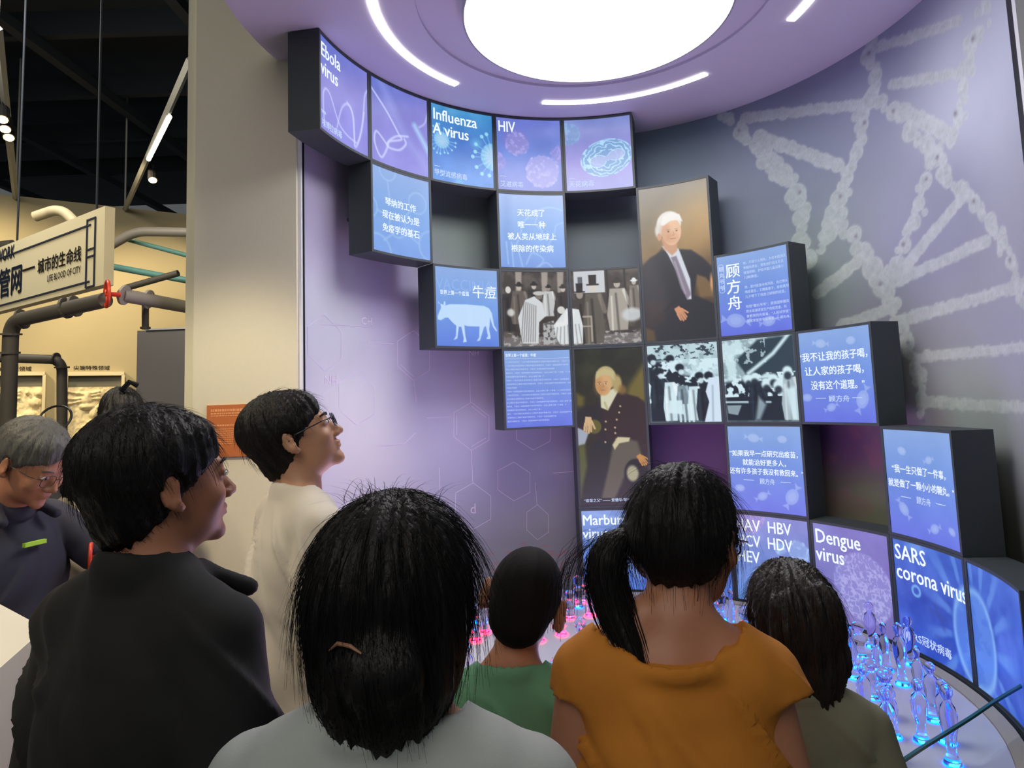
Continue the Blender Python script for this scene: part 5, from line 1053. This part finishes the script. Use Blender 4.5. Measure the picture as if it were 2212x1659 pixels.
    for sd in (-1, 1):
        S_ = Fld(axis_pts([(sd * .09 - .07, 1), (sd * .09 + .08, .008)]), axis_pts([(-.12, 1), (.2, .01)]), axis_pts([(-.01, 1), (.11, .008)])); S_.add(cap((sd * .09, -.045, .042), (sd * .096, .13, .034), .045, .038), .02); S_.add(cap((sd * .09, -.03, .05), (sd * .09, -.03, .09), .045), .02); S_.inter(lambda X_, Y_, Z_: np.maximum(.001 - Z_, Z_ - .1) + 0 * X_ + 0 * Y_, .002); V, Q = S_.mesh(); newmesh('shoe', V, Q, mat('shoe_dark', (32, 32, 36), .5), True, root)
    # hair
    tk = dict(short=.013, shaved=.0035, grey=.010, bun=.012, pony=.010, girl=.014, long=.012)[hair]; lo = hc - .26; hi = hc + .24
    pony = []
    A_ = Fld(axis_pts([(hc[0] - .17, 1), (hc[0] + .17, .0052)]), axis_pts([(hc[1] - .24, 1), (hc[1] + .17, .0052)]), axis_pts([(hc[2] - .40 * q, 1), (hc[2] + .17, .0052)]))
    A_.add(ell(H((0, -.017, .028)), (np.array((.075, .096, .089)) + tk) * q, Rh), .01)
    if hair in ('short', 'grey'):
        A_.add(ell(H((0, -.035, .05)), (np.array((.078, .085, .075)) + tk) * q, Rh), .02); A_.add(ell(H((0, .02, .075)), np.array((.066, .06, .040)) * q, Rh), .02)
        A_.add(ell(H((0, -.06, -.03)), (np.array((.062, .045, .06)) + tk * .4) * q, Rh), .02)
    if hair in ('shaved',): A_.add(ell(H((0, -.06, -.02)), (np.array((.060, .046, .06)) + tk) * q, Rh), .02)
    hl = np.array([0, -1.0, 1.0]); off_ = {'short': .036, 'shaved': .036, 'grey': .026, 'bun': .05, 'pony': .045, 'girl': .06, 'long': .05}[hair]
    def keep(X_, Y_, Z_):
        x, y, z = X_ - hc[0], Y_ - hc[1], Z_ - hc[2]; lx, ly, lz = [(Rh[0][i] * x + Rh[1][i] * y + Rh[2][i] * z) / q for i in range(3)]
        return (ly - lz - off_ - .012 * np.sin(lx * 60)) * .7 * q
    A_.inter(keep, .008)
    if hair in ('short', 'grey', 'shaved'):
        for sd in (-1, 1): A_.add(ell(H((sd * .088, -.004, -.004)), np.array((.02, .020, .030)) * q, Rh), .006, True)
    if hair == 'bun':      # the long mass with a low knot
        for c, r in (((0, -.03, .0), (.098, .100, .110)), ((.004, -.045, -.06), (.090, .074, .085)), ((.008, -.07, -.09), (.068, .05, .055)), ((.008, -.055, -.125), (.048, .04, .035))): A_.add(ell(H(c), np.array(r) * q, Rh), .03)
        A_.inter(lambda X_, Y_, Z_: keep(X_, Y_, Z_) - .045 * q, .01)
        A_.add(ell(H((.026, -.116, -.052)), np.array((.050, .030, .036)) * q, Rh), .02)
    if hair == 'pony':
        A_.add(ell(H((0, -.05, .0)), np.array((.082, .075, .085)) * q, Rh), .02); A_.add(ell(H((-.04, -.10, -.012)), np.array((.035, .028, .03)) * q, Rh), .01)
    if hair == 'girl':
        for c, r in (((0, -.035, .01), (.095, .10, .105)), ((.01, -.055, -.06), (.085, .06, .09)), ((.035, -.105, .035), (.035, .026, .065)), ((-.03, -.1, .05), (.04, .024, .03)), ((.02, -.05, -.12), (.06, .045, .06))): A_.add(ell(H(c), np.array(r) * q, Rh), .014)
        A_.inter(lambda X_, Y_, Z_: keep(X_, Y_, Z_) - .03 * q, .01)
    if hair == 'long':
        A_.add(cap(H((0, -.05, 0)), H((0, -.06, 0)) * (1, 1, 0) + np.array([0, -.02, 1.36]), .09 * q, .07 * q), .03)
    V, Q = A_.mesh(); Hl = (V - hc) @ Rh; ang = np.arctan2(Hl[:, 0], -Hl[:, 1]); nn = Hl / (np.linalg.norm(Hl, axis=1)[:, None] + 1e-6)
    amp = {'shaved': .0008, 'girl': .007, 'short': .0045}.get(hair, .004); dsp = (vn(ang * 16 + Hl[:, 2] * 9, Hl[:, 2] * 14, 3) - .5) * amp * 2 + (vn(ang * 50 + Hl[:, 2] * 20, Hl[:, 2] * 10, 6) - .5) * amp * .9
    V = V + (nn @ Rh.T) * (dsp * q)[:, None]; ho = newmesh('hair', V, Q, hairm, True, root)
    if hair == 'pony':
        K = [H((-.045, -.105, -.01)), H((-.066, -.13, -.03)), H((-.076, -.13, -.07)), H((-.066, -.115, -.12)), H((-.034, -.105, -.18)), H((-.005, -.10, -.235))]
        Pc = [np.array(v) for v in curve_pts([tuple(k) for k in K], 8)] if False else K
        m = MB(); C3 = [];
        for i in range(len(K) - 1):
            p0, p1, p2, p3 = K[max(i - 1, 0)], K[i], K[i + 1], K[min(i + 2, len(K) - 1)]
            for k in range(6): t = k / 6; C3.append(.5 * ((2 * p1) + (p2 - p0) * t + (2 * p0 - 5 * p1 + 4 * p2 - p3) * t * t + (3 * p1 - p0 - 3 * p2 + p3) * t ** 3))
        C3.append(K[-1]); rad = np.interp(np.linspace(0, 1, len(C3)), [0, .06, .3, .6, .85, 1], [.012, .017, .03, .031, .02, .004]) * q; m.tube(C3, list(rad), 22); pt = m.build('ponytail', hairm, root, True); pony = C3
        m = MB(); tq = K[0]; m.tube([tq + (K[1] - tq) * .1, tq + (K[1] - tq) * .35], .0185 * q, 14); m.build('hair_tie', mat('hair_tie_brown', (92, 70, 56), .3), root)
    # loose strands
    if strands:
        g = np.random.default_rng(int(px[0])); me_v = V; nv = len(V); sel = g.integers(0, nv, strands); crown = np.array([0, -.05, .12]); Vs = []; Fs = []
        for i in sel:
            p = Hl[i]
            if hair == 'pony' and p[2] < -.055 * q: continue
            t = p - crown * q; n_ = nn[i]; t = t - n_ * (t @ n_); t /= np.linalg.norm(t) + 1e-6; t = t + g.normal(0, .12, 3) + np.array([0, 0, -.25]); t -= n_ * (t @ n_) * .9; t /= np.linalg.norm(t)
            L_ = hair_len * g.uniform(.5, 1.5) * q; lift = liftk * (g.uniform(.0, .16) if g.uniform() > .06 else g.uniform(.2, .6)); pts_ = []
            for k in range(5):
                f = k / 4; pts_.append(p + n_ * .0015 + t * L_ * f + n_ * L_ * (lift * f - .22 * f * f * L_ / .06) + np.array([0, 0, -.3 * L_ * f * f * (L_ > .05)]))
            b0 = len(Vs); rr = .00042 * g.uniform(.6, 1.3)
            for k, c in enumerate(pts_):
                r2 = rr * (1 - .7 * k / 4)
                for a in range(3):
                    Vs.append(hc + Rh @ (c + r2 * (math.cos(a * 2.094) * n_ + math.sin(a * 2.094) * np.cross(n_, t))))
            for k in range(4):
                for a in range(3): Fs.append((b0 + k * 3 + a, b0 + k * 3 + (a + 1) % 3, b0 + k * 3 + 3 + (a + 1) % 3, b0 + k * 3 + 3 + a))
        if extra: extra(Vs, Fs, H, g, pony)
        so = newmesh('hair_strands', np.array(Vs), np.array(Fs), hairm, False, root); tag(so, kind='stuff')
    if glasses:
        gm = mat('glasses_black', (16, 16, 18), .3); gl = MB()
        for sd in (-1, 1):
            C_ = H((sd * .033, .106, .002)); gl.tube([C_ + Rh @ (np.array([.024 * math.cos(a) * (1 + .1 * abs(math.sin(2 * a))), 0, .018 * math.sin(a) * (1 + .12 * abs(math.sin(2 * a)))]) * q) for a in np.linspace(0, 2 * PI, 25)[:-1]], glasses, 6, True)
            gl.tube([H((sd * .058, .104, .010)), H((sd * .078, .08, .010)), H((sd * .086, .01, .008)), H((sd * .084, -.02, -.006))], glasses, 6)
        gl.tube([H((-.010, .108, .006)), H((.010, .108, .006))], glasses, 6); go = gl.build('glasses', gm, root, True)
        for sd in (-1, 1):
            m = MB(); C_ = H((sd * .033, .106, .002)); m.add([C_ + Rh @ (np.array([.023 * math.cos(a), .0, .017 * math.sin(a)]) * q) for a in np.linspace(0, 2 * PI, 17)[:-1]], [tuple(range(16))]); m.build('lens', mat('lens_glass', (250, 252, 255), .0, trans=1., ior=1.02), go)
    return root, H, s, (hc, Rh, q)
def flyaways(n, spread, L0, base=(0, -.04, .12)):
    def f(Vs, Fs, H, g, pony):
        for i in range(n):
            p = np.array(base) + np.array([g.normal(0, spread), g.normal(0, .02), g.uniform(-.012, .0)]); v = np.array([g.normal(0, .55) + p[0] * 6, g.normal(0, .3), 1.]); v /= np.linalg.norm(v); L_ = L0 * g.uniform(.4, 1.2); bend = np.array([v[0] * 1.2, v[1] * .5, -.9]); b0 = len(Vs)
            for k in range(6):
                t = k / 5; c = p + v * L_ * t + bend * L_ * .55 * t * t; r = .0004 * (1 - .6 * t)
                for a in range(3): Vs.append(H(tuple(c + np.array([r * math.cos(a * 2.1), r * math.sin(a * 2.1), 0]))))
            for k in range(5):
                for a in range(3): Fs.append((b0 + k * 3 + a, b0 + k * 3 + (a + 1) % 3, b0 + k * 3 + 3 + (a + 1) % 3, b0 + k * 3 + 3 + a))
    return f
def ponystrands(n):
    def f(Vs, Fs, H, g, pony):
        m = len(pony)
        for i in range(n):
            o = g.normal(0, 1, 3); o /= np.linalg.norm(o); a0 = int(g.integers(1, m // 2)); a1 = int(g.integers(m // 2 + 2, m)); b0 = len(Vs); ks = np.linspace(a0, a1, 7).astype(int); wl = g.uniform(.6, 1.25)
            for k in ks:
                f_ = k / m; rad = float(np.interp(f_, [0, .06, .3, .6, .85, 1], [.012, .017, .03, .031, .022, .014])); c = pony[k] + o * rad * wl
                for a in range(3): Vs.append(c + .0006 * np.array([math.cos(a * 2.1), math.sin(a * 2.1), 0]))
            for k in range(6):
                for a in range(3): Fs.append((b0 + k * 3 + a, b0 + k * 3 + (a + 1) % 3, b0 + k * 3 + 3 + (a + 1) % 3, b0 + k * 3 + 3 + a))
        for i in range(60):     # stray arc leaving the tie to the left
            b0 = len(Vs); s0 = pony[2]; q1 = g.normal(0, .006, 3); L_ = g.uniform(.08, .13)
            for k in range(6):
                t = k / 5; c = s0 + q1 * (1 + t) + np.array([-L_ * math.sin(t * 1.6), 0, .012 * math.sin(t * 3) - L_ * 1.1 * t * t])
                for a in range(3): Vs.append(c + .0004 * np.array([math.cos(a * 2.1), math.sin(a * 2.1), 0]))
            for k in range(5):
                for a in range(3): Fs.append((b0 + k * 3 + a, b0 + k * 3 + (a + 1) % 3, b0 + k * 3 + 3 + (a + 1) % 3, b0 + k * 3 + 3 + a))
    return f
def cloth(name, c, vary=.04, rough=.85): return mat(name, c, rough, bump=(420, .25, .0006), vary=vary)
rad = math.radians
person((352, 1048), 1.03, 'person in a black polo shirt with black hair, seen from behind and looking right', face=rad(22), head=(rad(24), rad(6), 0), bulk=1.06, sh=.93, shirt=cloth('black_polo', (13, 14, 16)), polo=True, hair='short', strands=900, hair_len=.03, sleeve=1.85, flare=.030, skin=SKIN2, liftk=.35, arms=dict(L=((-.195, -.02, 1.09), (-.20, .0, .86)), R=((.195, -.02, 1.09), (.20, .0, .86))))
person((640, 946), 1.67, 'person in a white t-shirt and black-framed glasses looking up at the screens', face=rad(54), head=(rad(24), rad(24), 0), bulk=1.0, shirt=cloth('white_tee', (206, 200, 188)), hair='short', strands=700, hair_len=.03, glasses=.0016, sleeve=.72, liftk=.6)
c_ = person((862, 1284), .73, 'person with long dark hair in a light grey top, front centre with back turned', face=rad(6), head=(rad(8), rad(-4), 0), female=True, shirt=cloth('light_grey_top', (168, 174, 172)), hair='bun', strands=2600, hair_len=.08, neckline=.012, extra=flyaways(120, .026, .06), liftk=.45, dz=-.008)
m_ = MB(); m_.tube([(.066 * math.cos(q), -.012 + .068 * math.sin(q), 1.452 + .02 * (1 - math.sin(q)) - .012 + (-.05 if math.sin(q) > 0 else 0) * math.sin(q)) for q in np.linspace(0, 2 * PI, 33)[:-1]], .0016, 6, True); m_.build('cord_necklace', mat('black_cord', (12, 12, 14), .6), c_[0])
m_ = MB(); m_.tube([c_[1](v) for v in ((-.022, -.130, -.030), (-.008, -.138, -.020), (.010, -.144, -.020), (.024, -.146, -.026))], [.001, .0022, .0022, .001], 8); m_.build('hair_pin', mat('brown_pin', (150, 108, 84), .3), c_[0])
person((1132, 1300), 1.32, 'child with a shaved head in a green t-shirt', face=rad(4), head=(rad(4), rad(-8), rad(16)), hs=1.21, ear=1.22, bulk=.9, shirt=cloth('green_tee', (98, 150, 116)), hair='shaved', hairm=HAIRS, strands=0, neckline=.006, skin=SKIN2)
person((1482, 1164), 1.0, 'person with a dark ponytail in a mustard yellow sleeveless top', face=rad(4), head=(rad(34), rad(-16), 0), female=True, bulk=.95, sh=.88, shirt=cloth('mustard_top', (196, 124, 38)), hair='pony', strands=1200, hair_len=.05, glasses=.0014, sleeve=.10, neckline=.05, extra=ponystrands(700), side=.022, nz=1.441, ntilt=-.08, dz=-.014, lean=.02, skin=SKIN2)
person((1708, 1338), 1.24, 'girl with dark braided hair pinned up in an olive grey top', face=rad(12), head=(rad(-6), rad(-4), 0), female=False, hs=1.16, bulk=.92, shirt=cloth('olive_grey_top', (122, 122, 104)), hair='girl', hairm=HAIRB, strands=1500, hair_len=.05, neckline=.01, sleeve=.6)
g_ = person((72, 1002), 1.9, 'grey-haired person in thin glasses and a dark navy polo shirt looking down', face=rad(104), head=(rad(-2), rad(-30), 0), bulk=1.04, lean=.05, shirt=cloth('navy_polo', (44, 46, 60)), polo=True, hair='grey', hairm=HAIRG, strands=700, hair_len=.025, glasses=.0010, sleeve=.75, skin=SKIN2, arms=dict(L=((-.30, .14, 1.20), (-.07, .34, 1.08)), R=((.27, .0, 1.09), (.08, .26, 1.02))))
m_ = MB(); m_.box((.0, .137, 1.33), (.034, .006, .006)); m_.build('lime_stripe', mat('lime_print', (170, 220, 50), .6), g_[0])
person((200, 1010), 2.5, 'person with dark wavy hair and a loose grey t-shirt beside the navy polo', face=rad(20), head=(0, rad(-8), 0), female=True, bulk=1.02, shirt=cloth('grey_loose_tee', (128, 122, 112)), hair='girl', strands=900, hair_len=.08, sleeve=.8)
h_ = person((262, 898), 2.9, 'person with black hair and a shiny hair clip far behind the man in black', face=rad(-30), head=(0, rad(-4), 0), female=True, shirt=cloth('dark_top', (44, 44, 50)), hair='pony', strands=300, hair_len=.04)
m_ = MB(); m_.tube([h_[1]((.0, -.10, .10)), h_[1]((.03, -.12, .135)), h_[1]((.06, -.11, .12))], .012, 8); m_.build('hair_clip', mat('glossy_black', (18, 18, 20), .15), h_[0])
